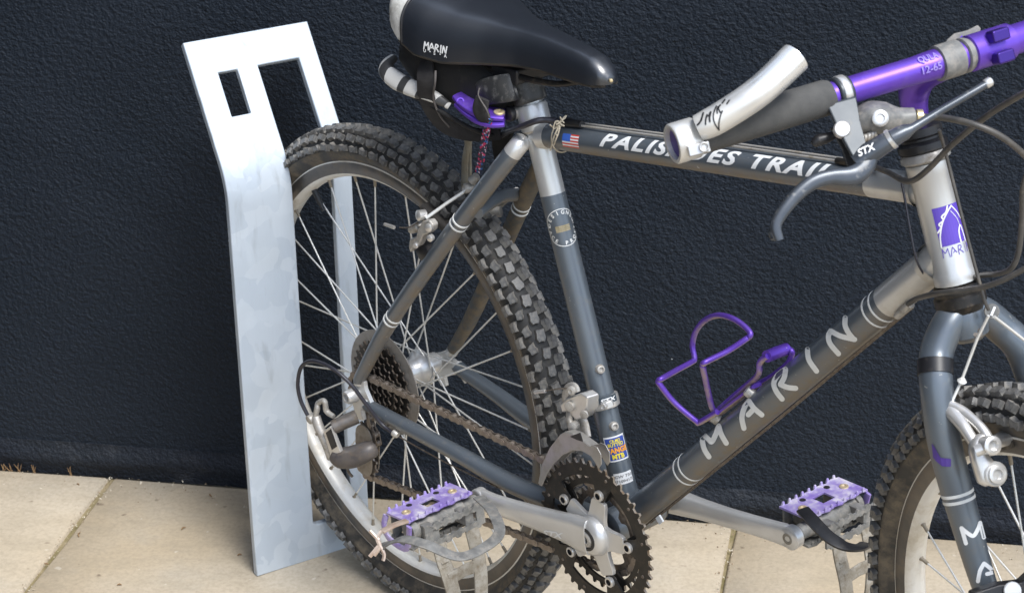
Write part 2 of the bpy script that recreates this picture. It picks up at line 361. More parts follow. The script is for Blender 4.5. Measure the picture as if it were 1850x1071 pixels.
fs = [(j*NXw+i, j*NXw+i+1, (j+1)*NXw+i+1, (j+1)*NXw+i) for j in range(NZw-1) for i in range(NXw-1)]
nb = len(vs); vs += [wpt(t0, -.22, .05), wpt(t1, -.22, .05), wpt(t0, -.22, zt), wpt(t1, -.22, zt)]
fs += [(nb, nb+2, nb+3, nb+1), tuple([(NZw-1)*NXw+i for i in range(NXw)]+[nb+3, nb+2]), tuple([j*NXw for j in range(NZw)]+[nb+2, nb]), tuple([j*NXw+NXw-1 for j in range(NZw)]+[nb+3, nb+1])]
wm.add(vs, fs)
wall = tag(part('wall', wm, WM, None, 60), 'dark navy wall of rough textured render behind the bicycle', 'wall')
ft = MB(); NXf = 700; prof = [(-.02, .052), (.0015, .052), (.0025, .044), (.0055, .038), (.0085, .031), (.0105, .024), (.0085, .017), (.004, .010), (.002, -.004), (-.02, -.004)]
fv = []
for x in np.linspace(t0, t1, NXf):
    wob = .5+.5*(.5*math.sin(x*13)+.3*math.sin(x*37+1)+.2*math.sin(x*81+2)); zz = .003*math.sin(x*7+.5)+.002*math.sin(x*23)
    for (o, z) in prof: fv.append(wpt(x, o*(.40+.60*wob)+(rng.normal()*.0005 if 0 < o else 0), z+(zz if .005 < z < .045 else 0)))
K = len(prof); ft.add(fv, [(i*K+k, (i+1)*K+k, (i+1)*K+k+1, i*K+k+1) for i in range(NXf-1) for k in range(K-1)])
part('wall_foot_bead', ft, WMb, wall, 70, label='dusty ragged lip of render along the foot of the wall')

# unseen wall added at the left so that side of the scene gets less sky
rw = MB(); RT = -1.36
def rpt(o, dt_, z): return wpt(RT+dt_, o, z)
NR = 90; zs2 = np.linspace(.05, 4.6, 60); os_ = np.linspace(.0015, 4.4, NR)
vs = [rpt(o, .0012*math.sin(o*19+2*math.sin(z*11))*math.sin(z*15), z) for z in zs2 for o in os_]
fs = [(j*NR+i, j*NR+i+1, (j+1)*NR+i+1, (j+1)*NR+i) for j in range(59) for i in range(NR-1)]
nb = len(vs); vs += [rpt(.0015, -.22, .05), rpt(4.4, -.22, .05), rpt(.0015, -.22, 4.6), rpt(4.4, -.22, 4.6), rpt(4.4, 0, -.01), rpt(4.4, -.22, -.01), rpt(.0015, 0, -.01), rpt(.0015, -.22, -.01)]
fs += [(nb, nb+1, nb+3, nb+2), (59*NR, 60*NR-1, nb+3, nb+2), (NR-1, 60*NR-1, nb+3, nb+1), (0, NR-1, nb+4, nb+6), (nb, nb+1, nb+5, nb+7), (NR-1, nb+1, nb+5, nb+4)]
rw.add(vs, fs); tag(part('added_shade_wall', rw, WM, None, 60), 'added dark navy wall, out of view on the left, that shades the scene', 'wall')

# ------------------------------------------------------------------ the galvanised stand: one bent plate, a slot for the wheel and a square hole
def galv():
    m = bpy.data.materials.new('spangled_galvanised_steel'); m.use_nodes = True; n = m.node_tree.nodes; l = m.node_tree.links; b = n['Principled BSDF']
    tc = n.new('ShaderNodeTexCoord')
    def mr(f, a, c, x=0., y=1.):
        q = n.new('ShaderNodeMapRange'); q.inputs[1].default_value = a; q.inputs[2].default_value = c; q.inputs[3].default_value = x; q.inputs[4].default_value = y; l.new(f, q.inputs[0]); return q.outputs[0]
    def mix(f, a, c):
        x = n.new('ShaderNodeMix'); x.data_type = 'RGBA'; l.new(f, x.inputs[0])
        for s, k in ((6, a), (7, c)):
            if isinstance(k, tuple): x.inputs[s].default_value = (*k, 1)
            else: l.new(k, x.inputs[s])
        return x.outputs[2]
    wp = n.new('ShaderNodeTexNoise'); wp.inputs['Scale'].default_value = 22; l.new(tc.outputs['Object'], wp.inputs['Vector'])
    vm = n.new('ShaderNodeVectorMath'); vm.operation = 'MULTIPLY_ADD'; vm.inputs[1].default_value = (.06, .06, .06); l.new(wp.outputs['Color'], vm.inputs[0]); l.new(tc.outputs['Object'], vm.inputs[2])
    vo = n.new('ShaderNodeTexVoronoi'); vo.inputs['Scale'].default_value = 30; l.new(vm.outputs[0], vo.inputs['Vector'])
    sx = n.new('ShaderNodeSeparateColor'); l.new(vo.outputs['Color'], sx.inputs[0])
    c = mix(sx.outputs[0], (.445, .510, .585), (.530, .590, .655))
    st = n.new('ShaderNodeTexNoise'); st.inputs['Scale'].default_value = 1; st.inputs['Detail'].default_value = 5
    mp = n.new('ShaderNodeMapping'); mp.inputs['Scale'].default_value = (60, 60, 14); l.new(tc.outputs['Object'], mp.inputs[0]); l.new(mp.outputs[0], st.inputs['Vector'])
    c = mix(mr(st.outputs['Fac'], .59, .72, 0, .5), c, (.31, .345, .375))
    s2 = n.new('ShaderNodeTexNoise'); s2.inputs['Scale'].default_value = 12.3; s2.inputs['Detail'].default_value = 4; l.new(tc.outputs['Object'], s2.inputs['Vector'])
    c = mix(mr(s2.outputs['Fac'], .48, .75, 0, .35), c, (.41, .455, .49))
    l.new(c, b.inputs['Base Color']); b.inputs['Metallic'].default_value = .2
    rr = mr(sx.outputs[1], 0, 1, .40, .58); l.new(rr, b.inputs['Roughness'])
    bp = n.new('ShaderNodeBump'); bp.inputs['Distance'].default_value = .0006; l.new(st.outputs['Fac'], bp.inputs['Height']); l.new(bp.outputs[0], b.inputs['Normal'])
    return m
p0 = V(-.614, -.123, 0); s_ = nz(V(.1544, .988, 0)); nb_ = V(-.988, .1544, 0)
th = math.radians(.9); upl = math.cos(th)*V(0, 0, 1)+math.sin(th)*s_; sl = math.cos(th)*s_-math.sin(th)*V(0, 0, 1)
BEND, HB, RB = math.radians(34), .57, .10       # bend angle, height of the bend, its radius
TH = .0105
hl = RB*math.tan(BEND/2); arc = RB*BEND
def prof(q):                                    # arc length -> (height, setback, tangent angle)
    q0 = HB-hl
    if q <= q0: return q, 0., 0.
    if q <= q0+arc: a = (q-q0)/RB; return q0+RB*math.sin(a), RB*(1-math.cos(a)), a
    e = q-q0-arc; return q0+RB*math.sin(BEND)+e*math.cos(BEND), RB*(1-math.cos(BEND))+e*math.sin(BEND), BEND
off = arc-2*hl                                  # arc length lost at the bend
HT = HB+.1915+off
holes = [(.034, .061, HB+.085+off, HB+.1450+off), (.0895, .1485, .052, HB+.1450+off)]
SB = sorted(set([0, .034, .061, .0895, .095, .1425, .1485, .1755])); 
HBk = sorted(set([0, .046, .052, .058, .2, .4, holes[0][2], holes[0][3], holes[1][3], HT]+list(np.linspace(HB-hl, HB-hl+arc, 13))))
def inhole(sm, hm): return any(a < sm < b and c < hm < d for a, b, c, d in holes)
def sp(s, q, back):
    z, o, a = prof(q); nrm = -math.cos(a)*nb_ + math.sin(a)*upl    # out of the front face
    return p0+sl*s+upl*z+nb_*o-(nrm*TH if back else 0)
st = MB(); idx = {}; vs = []; fs = []
def vid(i, j, bk):
    if (i, j, bk) not in idx:
        s, q = SB[i], HBk[j]
        # rounded lower corners of the slot
        if abs(q-.052) < 1e-9 and s in (.0895, .1485): q += .004
        idx[(i, j, bk)] = len(vs); vs.append(sp(s, q, bk))
    return idx[(i, j, bk)]
solid = lambda i, j: 0 <= i < len(SB)-1 and 0 <= j < len(HBk)-1 and not inhole((SB[i]+SB[i+1])/2, (HBk[j]+HBk[j+1])/2)
for i in range(len(SB)-1):
    for j in range(len(HBk)-1):
        if not solid(i, j): continue
        q = [(i, j), (i+1, j), (i+1, j+1), (i, j+1)]
        fs.append(tuple(vid(*k, 0) for k in q)); fs.append(tuple(vid(*k, 1) for k in reversed(q)))
        for (di, dj, a, b) in ((0, -1, q[0], q[1]), (1, 0, q[1], q[2]), (0, 1, q[2], q[3]), (-1, 0, q[3], q[0])):
            if not solid(i+di, j+dj): fs.append((vid(*a, 0), vid(*a, 1), vid(*b, 1), vid(*b, 0)))
st.add(vs, fs, 0, False)
so = part('bike_stand', st, galv(), None, 32, bevel=.0014); so.modifiers[0].harden_normals = False; recenter(so)
tag(so, 'galvanised steel plate stand, bent back at the top, slotted round the rear bicycle wheel', 'bike stand')

# ------------------------------------------------------------------ the bicycle: key points in the bike frame
S = V(-.1309, 0, .4277); T = V(.4098, 0, .4982); DJ = V(.4285, 0, .4451); A = V(-.424, 0, .0347)
HD = nz(V(.33283, 0, -.94299)); FW = nz(V(.908096, -.269505, .320514)); LAT = nz(V(.25414, .962999, .089699))
FX = V(.621, -.0124, .033); BAR = V(.4888, -.0354, .6546)
def SF(lat, fw, dn): return T+LAT*lat+FW*fw+HD*dn        # steering frame, from the head tube's upper joint
ROOT = bpy.data.objects.new('bicycle', None); COL.objects.link(ROOT); ROOT.empty_display_size = .1
ROOT.matrix_world = Matrix.Translation(Vector(rootloc)) @ RM
tag(ROOT, 'muddy grey and silver mountain bike with purple handlebar, backed into the steel stand', 'bicycle')
def tube(mb, a, b, r0, r1, cuts, n=28, ext=(0, 0)):      # cuts: list of (t, material) from t=0 to 1
    a = np.asarray(a, float); b = np.asarray(b, float); ts = [0.]; mi = []
    for (t, m) in cuts:
        k = max(1, int((t-ts[-1])*8))
        for q in np.linspace(ts[-1], t, k+1)[1:]: ts.append(float(q)); mi.append(m)
    L = np.linalg.norm(b-a); lathe(mb, a, b-a, [(r0+(r1-r0)*t, t*L) for t in ts], n, mi); return mb
def ring(mb, a, b, t, r, w, mi=0):                       # a thin painted band standing 0.3 mm proud
    a = np.asarray(a, float); b = np.asarray(b, float); d = nz(b-a); L = np.linalg.norm(b-a); c = a+d*L*t
    lathe(mb, c, d, [(r-.001, -w/2-.0002), (r+.0003, -w/2), (r+.0003, w/2), (r-.001, w/2+.0002)], 28, mi, cap=False); return mb
GREY, SILV, GMUD = m_grey(), m_silver(), m_greymud()
def tpar(px, a, b):                                      # parameter along a-b where the axis crosses this pixel
    P = at(px[0], px[1], (a[1]+b[1])/2); d = b-a; return float((P-a)@d/(d@d))
fr = MB()                                               # bottom bracket shell carries the frame
lathe(fr, (0, -.037, 0), (0, 1, 0), [(.0185, 0), (.0205, .001), (.0205, .073), (.0185, .074)], 28)
frame = part('frame', fr, GREY, ROOT)
STT = nz(S)
mb = MB(); top = S+STT*.030; tube(mb, (0, 0, 0), top, .0146, .0141, [(.795, 0), (1, 1)]); part('seat_tube', mb, [GREY, SILV], frame)
mb = MB(); tube(mb, S, T, .0143, .0143, [(.040, 1), (.87, 0), (1, 1)]); part('top_tube', mb, [GREY, SILV], frame)
mb = MB(); tube(mb, (0, 0, 0), DJ, .0170, .0170, [(.845, 0), (1, 1)]); part('down_tube', mb, [GREY, SILV], frame)
mb = MB(); Z0 = T-HD*.027; lathe(mb, Z0, HD, [(.0180, 0), (.0193, .0005), (.0193, .010), (.0181, .013), (.0181, .099), (.0193, .102), (.0193, .112), (.018, .1125)], 32); part('head_tube', mb, SILV, frame)
# fillets where tubes meet
for (c, ax, r) in ((S, nz(T-S), .0147), (T, nz(T-S), .0147), (DJ, nz(DJ), .0174)):
    c2 = c+ax*(.0165 if c is S else -.0215 if c is T else -.026)
    sg = 1 if c is S else -1; mb = MB()
    lathe(mb, c2, ax*sg, [(r+.0022, -.006), (r+.0010, -.002), (r+.0002, .002), (r-.0004, .005)], 28, 0, cap=False)
    part('weld_bead', mb, SILV, frame)
dL = np.linalg.norm(DJ)
for px, dts in (((1590, 557), (-.009, .009)), ((1245, 845), (-.009, .009))):
    t = tpar(px, V(0, 0, 0), DJ)
    for q in dts: part('painted_band', ring(MB(), (0, 0, 0), DJ, t+q, .0170, .0022), m_decal(), frame)
# stays
RS0 = at(653, 684, -.066); RS1 = V(-.118, -.021, .418)
def stay(name, pts, radii, cuts, mats):
    mb = MB(); P = spline(pts, 10); sweep(mb, P, radii, n=20, mi=[cuts(i/(len(P)-1)) for i in range(len(P))]); return part(name, mb, mats, frame)
q1, q2, q3 = at(656, 672, -.066), at(709, 575, -.062), at(830.5, 401.7, -.048)
q4 = at(920, 284, -.030); q5 = S+V(-.010, -.013, -.006)
stay('seat_stay', [at(650, 690, -.066), q1, q2, q3, q4, q5], [.0080, .0082, .0098, .0104, .0108, .0105], lambda t: 1 if t > .80 else (1 if t < .045 else 0), [GREY, SILV])
for px, dd in (((709, 575), .004), ((830.5, 401.7), .004)):
    c = at(px[0], px[1], -.062 if px[0] < 800 else -.048); d = nz(q3-q2); r = .0101 if px[0] < 800 else .0106
    for q in (-1, 1): part('painted_band', ring(MB(), c+d*(q*dd-.01), c+d*(q*dd+.01), .5, r, .0022), m_decal(), frame)
mir = lambda p: V(p[0], -p[1], p[2])
stay('seat_stay', [at(816, 636, .066), at(830.5, 610.6, .066), at(859, 558, .063), at(941, 374, .050), mir(q4), mir(q5)], [.0080, .0082, .0098, .0104, .0108, .0105], lambda t: 1 if (t > .86 or t < .05) else 0, [GMUD, SILV])
c = at(941, 374, .05); d = nz(at(941, 374, .05)-at(859, 558, .063))
for q in (-1, 1): part('painted_band', ring(MB(), c+d*(q*.004-.01), c+d*(q*.004+.01), .5, .0106, .0022), m_decal(), frame)
k1, k2, k3, k4 = at(672, 735, -.067), at(684, 743, -.066), at(820, 815, -.058), at(900, 860, -.049)
stay('chain_stay', [at(663, 728, -.067), k2, k3, k4, at(970, 893, -.040), V(-.012, -.026, .002)], [.0078, .0088, .0100, .0112, .0116, .0115], lambda t: 1 if t < .045 else 0, [GREY, SILV])
stay('chain_stay', [at(826, 660, .067), at(836, 670, .066), at(900, 714, .060), at(950.6, 752, .054), V(-.12, .040, .015), V(-.012, .026, .002)], [.0078, .0088, .0100, .0112, .0116, .0115], lambda t: 1 if t < .06 else 0, [GREY, SILV])
mb = MB(); br0, br1 = at(862, 384, -.044), at(936, 352, .046); sweep(mb, spline([br0, (br0+br1)/2+V(.002, 0, .008), br1], 8), .0078, n=16)
part('brake_bridge', mb, GREY, frame)
for sg, anc in ((-1, (653, 690, 666, 732)), (1, (818, 640, 828, 662))):
    y = .0665*sg; mb = MB()
    u = at(anc[0], anc[1], y); w = at(anc[2], anc[3], y); ax = V(A[0], y, A[2])
    poly = [u+V(-.006, 0, .002), u+V(.009, 0, .004), ax+V(.019, 0, .012), w+V(.012, 0, .003), w+V(.004, 0, -.009), ax+V(.007, 0, -.020), ax+V(.010, 0, -.034), ax+V(.000, 0, -.037), ax+V(-.008, 0, -.028), ax+V(-.013, 0, -.010), ax+V(-.012, 0, .006)]
    plate(mb, poly, (0, 1, 0), .006); part('dropout', mb, SILV, frame, bevel=.001)
# cage and gear bosses on the seat tube
for px in ((1089, 664), (1118, 767)):
    mb = MB(); c0 = at(px[0], px[1], 0); ss = float(c0@STT); c = STT*ss; fwd = nz(V(STT[2], 0, -STT[0])); f2 = nz(fwd+V(0, -.35, 0))
    lathe(mb, c+f2*.0125, f2, [(.0055, 0), (.0055, .0035), (.0045, .005), (.0045, .0066), (.003, .0072), (.0022, .0045)], 14)
    part('boss_screw', mb, m_alloyd(), frame)

# ------------------------------------------------------------------ wheels (built round a y axle)
def wheel(label, phase, center, lat, hubkind, vis_test):
    lat = nz(lat); fx = nz(V(1, 0, 0)-lat*lat[0]); up = np.cross(fx, lat); c = center+V(0, 0, BBZ)
    WMX = Matrix(((fx[0], lat[0], up[0], c[0]), (fx[1], lat[1], up[1], c[1]), (fx[2], lat[2], up[2], c[2]), (0, 0, 0, 1)))
    def w2b(p): return center+fx*p[0]+lat*p[1]+up*p[2]
    ax = V(0, 1, 0); O = V(0, 0, 0)
    rim = MB()                                   # brake tracks and bead hooks, then the inner well
    lathe(rim, O, ax, [(.2800, -.0118), (.2862, -.0118), (.2862, -.0132), (.2846, -.0136), (.2700, -.0128), (.2655, -.0085), (.2640, -.003), (.2640, .003), (.2655, .0085), (.2700, .0128), (.2846, .0136), (.2862, .0132), (.2862, .0118), (.2800, .0118)],
          120, [0, 0, 0, 1, 0, 0, 0, 0, 0, 1, 0, 0, 0], cap=False)
    wo = link('wheel', rim.mesh('wheel', [m_rim(), m_track()], 50), ROOT); wo.matrix_local = WMX; wo['label'] = label
    sub = lambda name, mb, mats, sharp=40, **k: part(name, mb, mats, wo, sharp, **k)
    ty = MB(); pr = []
    for k in range(17):
        a = math.radians(-128+256*k/16); pr.append((.3035+.0215*math.cos(a), .0228*math.sin(a)))
    pr = [(.2795, -.0105), (.2848, -.0112)]+pr[1:-1]+[(.2848, .0112), (.2795, .0105)]
    lathe(ty, O, ax, pr, 140, [1 if 3 <= i <= len(pr)-5 else 0 for i in range(len(pr)-1)], cap=False); sub('tyre', ty, [m_rubber(), m_tread()], 60)
    # tread: knobs of four shapes that share their meshes
    def knobmesh(nm, poly, h, tp=.80):
        mb = MB(); N = len(poly); vs = [V(x, y, -.0015) for x, y in poly]+[V(x*tp, y*tp, h) for x, y in poly]
        mb.add(vs, [tuple(reversed(range(N))), tuple(range(N, 2*N))]+[(i, (i+1) % N, (i+1) % N+N, i+N) for i in range(N)], 0, False); return mb.mesh(nm, m_knob())
    mm = .001
    sc_ = lambda L: [(x*mm, y*mm) for x, y in L]
    shapes = [knobmesh('tread_knob_shoulder', sc_([(-5.8, -3.8), (-1, -2.6), (6.0, -4.8), (6.4, -.5), (4.4, 4.2), (-.5, 2.8), (-5.4, 4.6), (-6.4, .4)]), .0056, .86),
              knobmesh('tread_knob_side', sc_([(-6.6, -3.4), (-2.4, -4.8), (1.2, -3.8), (6.6, -4.6), (5.9, .8), (2.8, 5.0), (-1.4, 3.8), (-6.2, 4.2)]), .0058, .87),
              knobmesh('tread_knob_centre', sc_([(-7.2, -3.6), (-2.5, -5.6), (3.2, -4.8), (7.4, -5.2), (6.8, 0), (7.2, 5.2), (2.6, 4.6), (-3, 5.6), (-7.2, 3.4), (-6.4, 0)]), .0056, .90)]
    R = 96; kn = []
    for i in range(R):
        th0 = 2*math.pi*i/R+phase
        for (sh, al, dth) in ((0, -82, 0), (1, -50, .5), (2, -18, 0.05), (2, 16, .52), (1, 50, 0), (0, 82, .5)):
            th_ = th0+2*math.pi/R*dth; a = math.radians(al)
            r = .3035+.0215*math.cos(a); y = .0228*math.sin(a)
            er = V(math.cos(th_), 0, math.sin(th_)); et = V(-math.sin(th_), 0, math.cos(th_))
            nrm = nz(er*math.cos(a)+ax*math.sin(a)); lt = np.cross(nrm, et)
            yw = random.uniform(-.24, .24); fl = 1 if al < 0 else -1
            e2 = (et*math.cos(yw)+lt*math.sin(yw)); l2 = np.cross(nrm, e2)*fl; e2 = e2*fl
            s = random.uniform(.94, 1.14); hh = random.uniform(.78, 1.06)
            p = er*r+ax*y; kn.append((sh, p, e2*s, l2*s, nrm*hh))
    score = []
    for i, k in enumerate(kn):
        P = w2b(k[1]); dvec = nz(CAM_C-P); nb2 = fx*k[4][0]+lat*k[4][1]+up*k[4][2]
        dep = depth_of(P); u = PW/2+F_PX*((P-CAM_C)@CAM_R)/dep; v = PH/2-F_PX*((P-CAM_C)@CAM_U)/dep
        score.append((nb2@dvec)/dep*(1 if (-20 < u < PW+20 and -20 < v < PH+20) else 0) if vis_test(P, u, v) else -1)
    order = sorted(range(len(kn)), key=lambda i: -score[i]); sel = set(i for i in order[:300] if score[i] > .02)
    rest = MB()
    for i, (sh, p, e, l, nn) in enumerate(kn):
        mx = Matrix(((e[0], l[0], nn[0], p[0]), (e[1], l[1], nn[1], p[1]), (e[2], l[2], nn[2], p[2]), (0, 0, 0, 1)))
        if i in sel:
            o = bpy.data.objects.new('tread_knob', shapes[sh]); COL.objects.link(o); o.parent = wo; o.matrix_local = mx
        else:
            me = shapes[sh]; rest.add([mx @ v.co for v in me.vertices], [tuple(f.vertices) for f in me.polygons], 0, False)
    ro = sub('far_tread', rest, m_knob()); ro['kind'] = 'stuff'
    # hub
    hb = MB()
    if hubkind == 'rear':
        yl, yr = .034, -.021
        lathe(hb, O, ax, [(.005, -.068), (.010, -.067), (.010, -.030), (.0255, -.0235), (.0262, -.0225), (.0262, -.0195), (.0240, -.0185), (.0170, -.010), (.0165, .020), (.0235, .0325), (.0255, .0335), (.0255, .0362), (.0235, .037), (.0150, .040), (.0135, .058), (.0085, .060), (.0085, .067), (.005, .068)], 36)
        lathe(hb, (0, -.066, 0), (0, -1, 0), [(.0085, 0), (.0085, .006), (.0095, .007), (.0095, .016), (.0075, .020), (.0055, .020), (.005, .014)], 20)
        lathe(hb, (0, .066, 0), (0, 1, 0), [(.0085, 0), (.0095, .006), (.0095, .012), (.006, .016)], 20)
        sweep(hb, [V(0, .078, 0), V(.012, .082, -.010), V(.030, .084, -.028)], [.005, .0045, .004], n=10)
    else:
        yl, yr = .034, -.034
        lathe(hb, O, ax, [(.005, -.050), (.012, -.049), (.012, -.040), (.0195, -.0365), (.0195, -.0335), (.012, -.025), (.0115, .025), (.0195, .0335), (.0195, .0365), (.012, .04), (.012, .049), (.005, .050)], 28)
    sub('hub', hb, m_alloy())
    NS = 32
    for k in range(NS):
        th_ = 2*math.pi*k/NS+phase*1.3+.035; side = -1 if k % 2 == 0 else 1; j = k//2; trail = 1 if j % 2 == 0 else -1
        fy = (yr if side < 0 else yl)+.0014*trail; fr_ = .0225 if hubkind == 'rear' else .0175
        ha = th_+trail*math.radians(63)
        p = V(math.cos(ha)*fr_, fy, math.sin(ha)*fr_); q = V(math.cos(th_)*.2655, side*.0025, math.sin(th_)*.2655); d = nz(q-p)
        mb = MB(); sweep(mb, [p-d*.003, p+d*.01, q], [.00125, .00110, .00110], n=7)
        lathe(mb, q-d*.011, d, [(.0015, 0), (.0019, .001), (.0019, .008), (.0030, .010), (.0030, .013)], 8, 1)
        sub('spoke', mb, [m_spoke(), m_spokedull()], 60)
    # valve stem
    va = MB(); lathe(va, V(math.cos(2.2), 0, math.sin(2.2))*.2645, -V(math.cos(2.2), 0, math.sin(2.2)), [(.004, 0), (.0035, .02), (.0028, .021), (.0028, .03)], 10); sub('valve', va, m_black())
    return wo, WMX
rear_wheel, RW = wheel('rear wheel standing in the slot of the steel stand', .02, A, V(0, 1, 0), 'rear', lambda P, u, v: True)
front_wheel, FWX = wheel('front wheel turned towards the viewer', .31, FX, LAT, 'front', lambda P, u, v: True)

# ------------------------------------------------------------------ cassette and chain set
Y = V(0, 1, 0)
def circ(c, r, n, y, a0=0): return [V(c[0]+r*math.cos(a0+2*math.pi*k/n), y, c[2]+r*math.sin(a0+2*math.pi*k/n)) for k in range(n)]
def brightedge(mb, n0, N):                           # tooth edges take the brighter metal: wear, with chainring glints painted in
    for i in range(N): mb.m[n0+4*i+2] = 1
def toothed(mb, c, teeth, y, th, r_in, rootr=None, tooth=.0042, tabs=None, a0=0, mi=0):
    rp = teeth*.0127/(2*math.pi); ro = rp-.0035 if rootr is None else rootr; out = []; inn = []
    for k in range(teeth):
        for f, dr in ((0, 0), (.22, .0), (.40, tooth*1.05), (.60, tooth*1.05), (.78, 0)):
            a = a0+2*math.pi*(k+f)/teeth; out.append(V(c[0]+(ro+dr)*math.cos(a), y, c[2]+(ro+dr)*math.sin(a)))
            ri = r_in
            if tabs:
                for (ta, tw, tr) in tabs:
                    dd = abs((a-ta+math.pi) % (2*math.pi)-math.pi)
                    if dd < tw: ri = min(ri, tr+(r_in-tr)*max(0, (dd-tw*.55)/(tw*.45)))
            inn.append(V(c[0]+ri*math.cos(a), y, c[2]+ri*math.sin(a)))
    n0 = len(mb.f); ringplate(mb, out, inn, (0, 1, 0), th, mi); brightedge(mb, n0, len(out)); return mb
cs = MB(); lathe(cs, A+V(0, -.060, 0), Y, [(.0125, 0), (.0165, .002), (.0165, .034)], 24)
lathe(cs, A+V(0, -.0625, 0), Y, [(.009, 0), (.0155, 0), (.0165, .002), (.0165, .0035)], 24)
cassette = part('cassette', cs, m_blackmetal(), ROOT)
for k, t in enumerate((12, 14, 16, 18, 21, 24, 28)):
    mb = MB(); toothed(mb, A, t, -.0585+.0048*k, .0020, .0155 if t < 18 else t*.00202*.62, tooth=.0046, a0=.3*k); part('sprocket', mb, [m_blackmetal(), m_rust()], cassette, 30)
mb = MB(); lathe(mb, A+V(0, -.0262, 0), Y, [(.020, 0), (.066, 0), (.070, .0006), (.070, .002), (.066, .0026), (.020, .0026)], 56, cap=False)
part('spoke_guard', mb, mat('yellowed_clear_plastic', (.27, .25, .225), .35, 0, (.22, .20, .175), 30, (.17, .14, .105), .5, 60, dcut=.5), cassette)
# chainset: spider, rings, crank
CA = math.radians(3.8); cd = V(math.cos(CA), 0, math.sin(CA))
BA = [math.radians(7+72*k) for k in range(5)]
sp_ = MB()
lathe(sp_, (0, -.0505, 0), (0, -1, 0), [(.020, 0), (.0240, .003), (.0240, .0085), (.0215, .0150), (.0175, .0185), (.0125, .0195)], 36)
for a in BA:
    e = V(math.cos(a), 0, math.sin(a)); tt = V(-math.sin(a), 0, math.cos(a))
    poly = [e*.014+tt*.0165, e*.027+tt*.0125, e*.044+tt*.0112, e*.0480+tt*.0092, e*.0480-tt*.0092, e*.044-tt*.0112, e*.027-tt*.0125, e*.014-tt*.0165]
    yy = [-.0585, -.0580, -.0575, -.0575, -.0575, -.0575, -.0580, -.0585]
    mbp = [p+V(0, y_, 0) for p, y_ in zip(poly, yy)]
    back = [p+V(0, -.0525, 0) for p in poly]; N = 8
    sp_.add(mbp+back, [tuple(range(N)), tuple(reversed(range(N, 2*N)))]+[(i, i+N, (i+1) % N+N, (i+1) % N) for i in range(N)], 0, False)
P = [-cd*r for r in (.0, .020, .045, .080, .115, .145, .163, .172)]
ys = [-.0640, -.0645, -.0660, -.0700, -.0745, -.0785, -.0800, -.0805]
pts = spline([p+V(0, y_, 0) for p, y_ in zip(P, ys)], 5)
sweep(sp_, pts, [.0220, .0215, .0180, .0152, .0134, .0128, .0138, .0120], [.0085, .0085, .0080, .0074, .0066, .0062, .0062, .0060], up=V(0, 1, 0), n=24, p=2.8)
lathe(sp_, -cd*.172+V(0, -.0805, 0)-Y*.006, Y, [(.0118, 0), (.0134, .0015), (.0134, .011), (.0118, .0125)], 28)
crankset = part('crankset', sp_, m_alloy(), ROOT, 50, bevel=.0008)
mb = MB(); lathe(mb, (0, -.0695, 0), (0, -1, 0), [(.0138, -.004), (.0138, .0012), (.0105, .0018), (.0100, .0005)], 28, 1); lathe(mb, (0, -.0693, 0), (0, -1, 0), [(.0100, .0005), (.0085, .0022), (.0070, .0028), (.0045, .0028), (.0042, .0), (0, .0)], 24, 0)
part('crank_bolt', mb, [m_alloyd(), m_black()], crankset)
tabs = [(a, .20, .0455) for a in BA]
for (t, y, ri, tb, m_) in ((44, -.0548, .0715, tabs, m_blackmetal()), (34, -.0475, .0585, tabs, m_blackmetal()), (26, -.0400, .042, [(a+.6, .2, .034) for a in BA], m_rust())):
    mb = MB(); toothed(mb, (0, 0, 0), t, y, .0028, ri, tabs=tb, tooth=.0052); part('chainring', mb, [m_, m_worn_glint()], crankset, 30)
for k in range(12):                             # pins on the big ring's face
    mb = MB(); a = .25+2*math.pi*k/12; lathe(mb, V(.079*math.cos(a), -.0560, .079*math.sin(a)), (0, -1, 0), [(.0022, 0), (.0018, .0012), (0, .0014)], 8)
    part('shift_pin', mb, m_rust(), crankset)
for a in BA:
    c = V(.0553*math.cos(a), -.0562, .0553*math.sin(a)); mb = MB()
    lathe(mb, c, (0, -1, 0), [(.0064, -.004), (.0064, .0030), (.0056, .0038), (.0038, .0038), (.0036, .0016), (0, .0014)], 18, [0, 0, 0, 1, 1]); part('chainring_bolt', mb, [m_white_alloy(), m_black()], crankset)
mb = MB(); lathe(mb, (0, -.046, 0), (0, -1, 0), [(.016, 0), (.016, .006)], 20); part('bottom_bracket_cup', mb, m_blackmetal(), frame)
mb = MB(); lathe(mb, (0, .037, 0), Y, [(.0185, 0), (.0185, .004), (.0165, .005), (.009, .006), (.0085, .030)], 24); part('bottom_bracket_cup', mb, m_blackmetal(), frame)
# left crank
mb = MB(); P = [cd*r for r in (-.010, .0, .022, .05, .085, .12, .148, .164, .1725)]; ys = [.058, .058, .0605, .064, .068, .073, .0765, .078, .0785]
sweep(mb, spline([p+V(0, y_, 0) for p, y_ in zip(P, ys)], 5), [.012, .0165, .0150, .0128, .0118, .0118, .0128, .0140, .0118], [.009, .0100, .0090, .0078, .0072, .0066, .0062, .0062, .0060], up=V(0, 1, 0), n=24, p=2.8)
lathe(mb, cd*.1725+V(0, .0785-.0062, 0), Y, [(.0118, 0), (.0136, .0015), (.0136, .011), (.0118, .0125)], 28)
crl = part('crank_arm', mb, m_alloy(), ROOT, 50)
mb = MB(); lathe(mb, cd*.1715+V(0, .0720, 0), (0, -1, 0), [(.0066, -.004), (.0066, .0004), (.0052, .0008), (.0040, .0003), (.0030, -.0005), (0, -.0005)], 18)
part('axle_end', mb, m_mud(), crl)
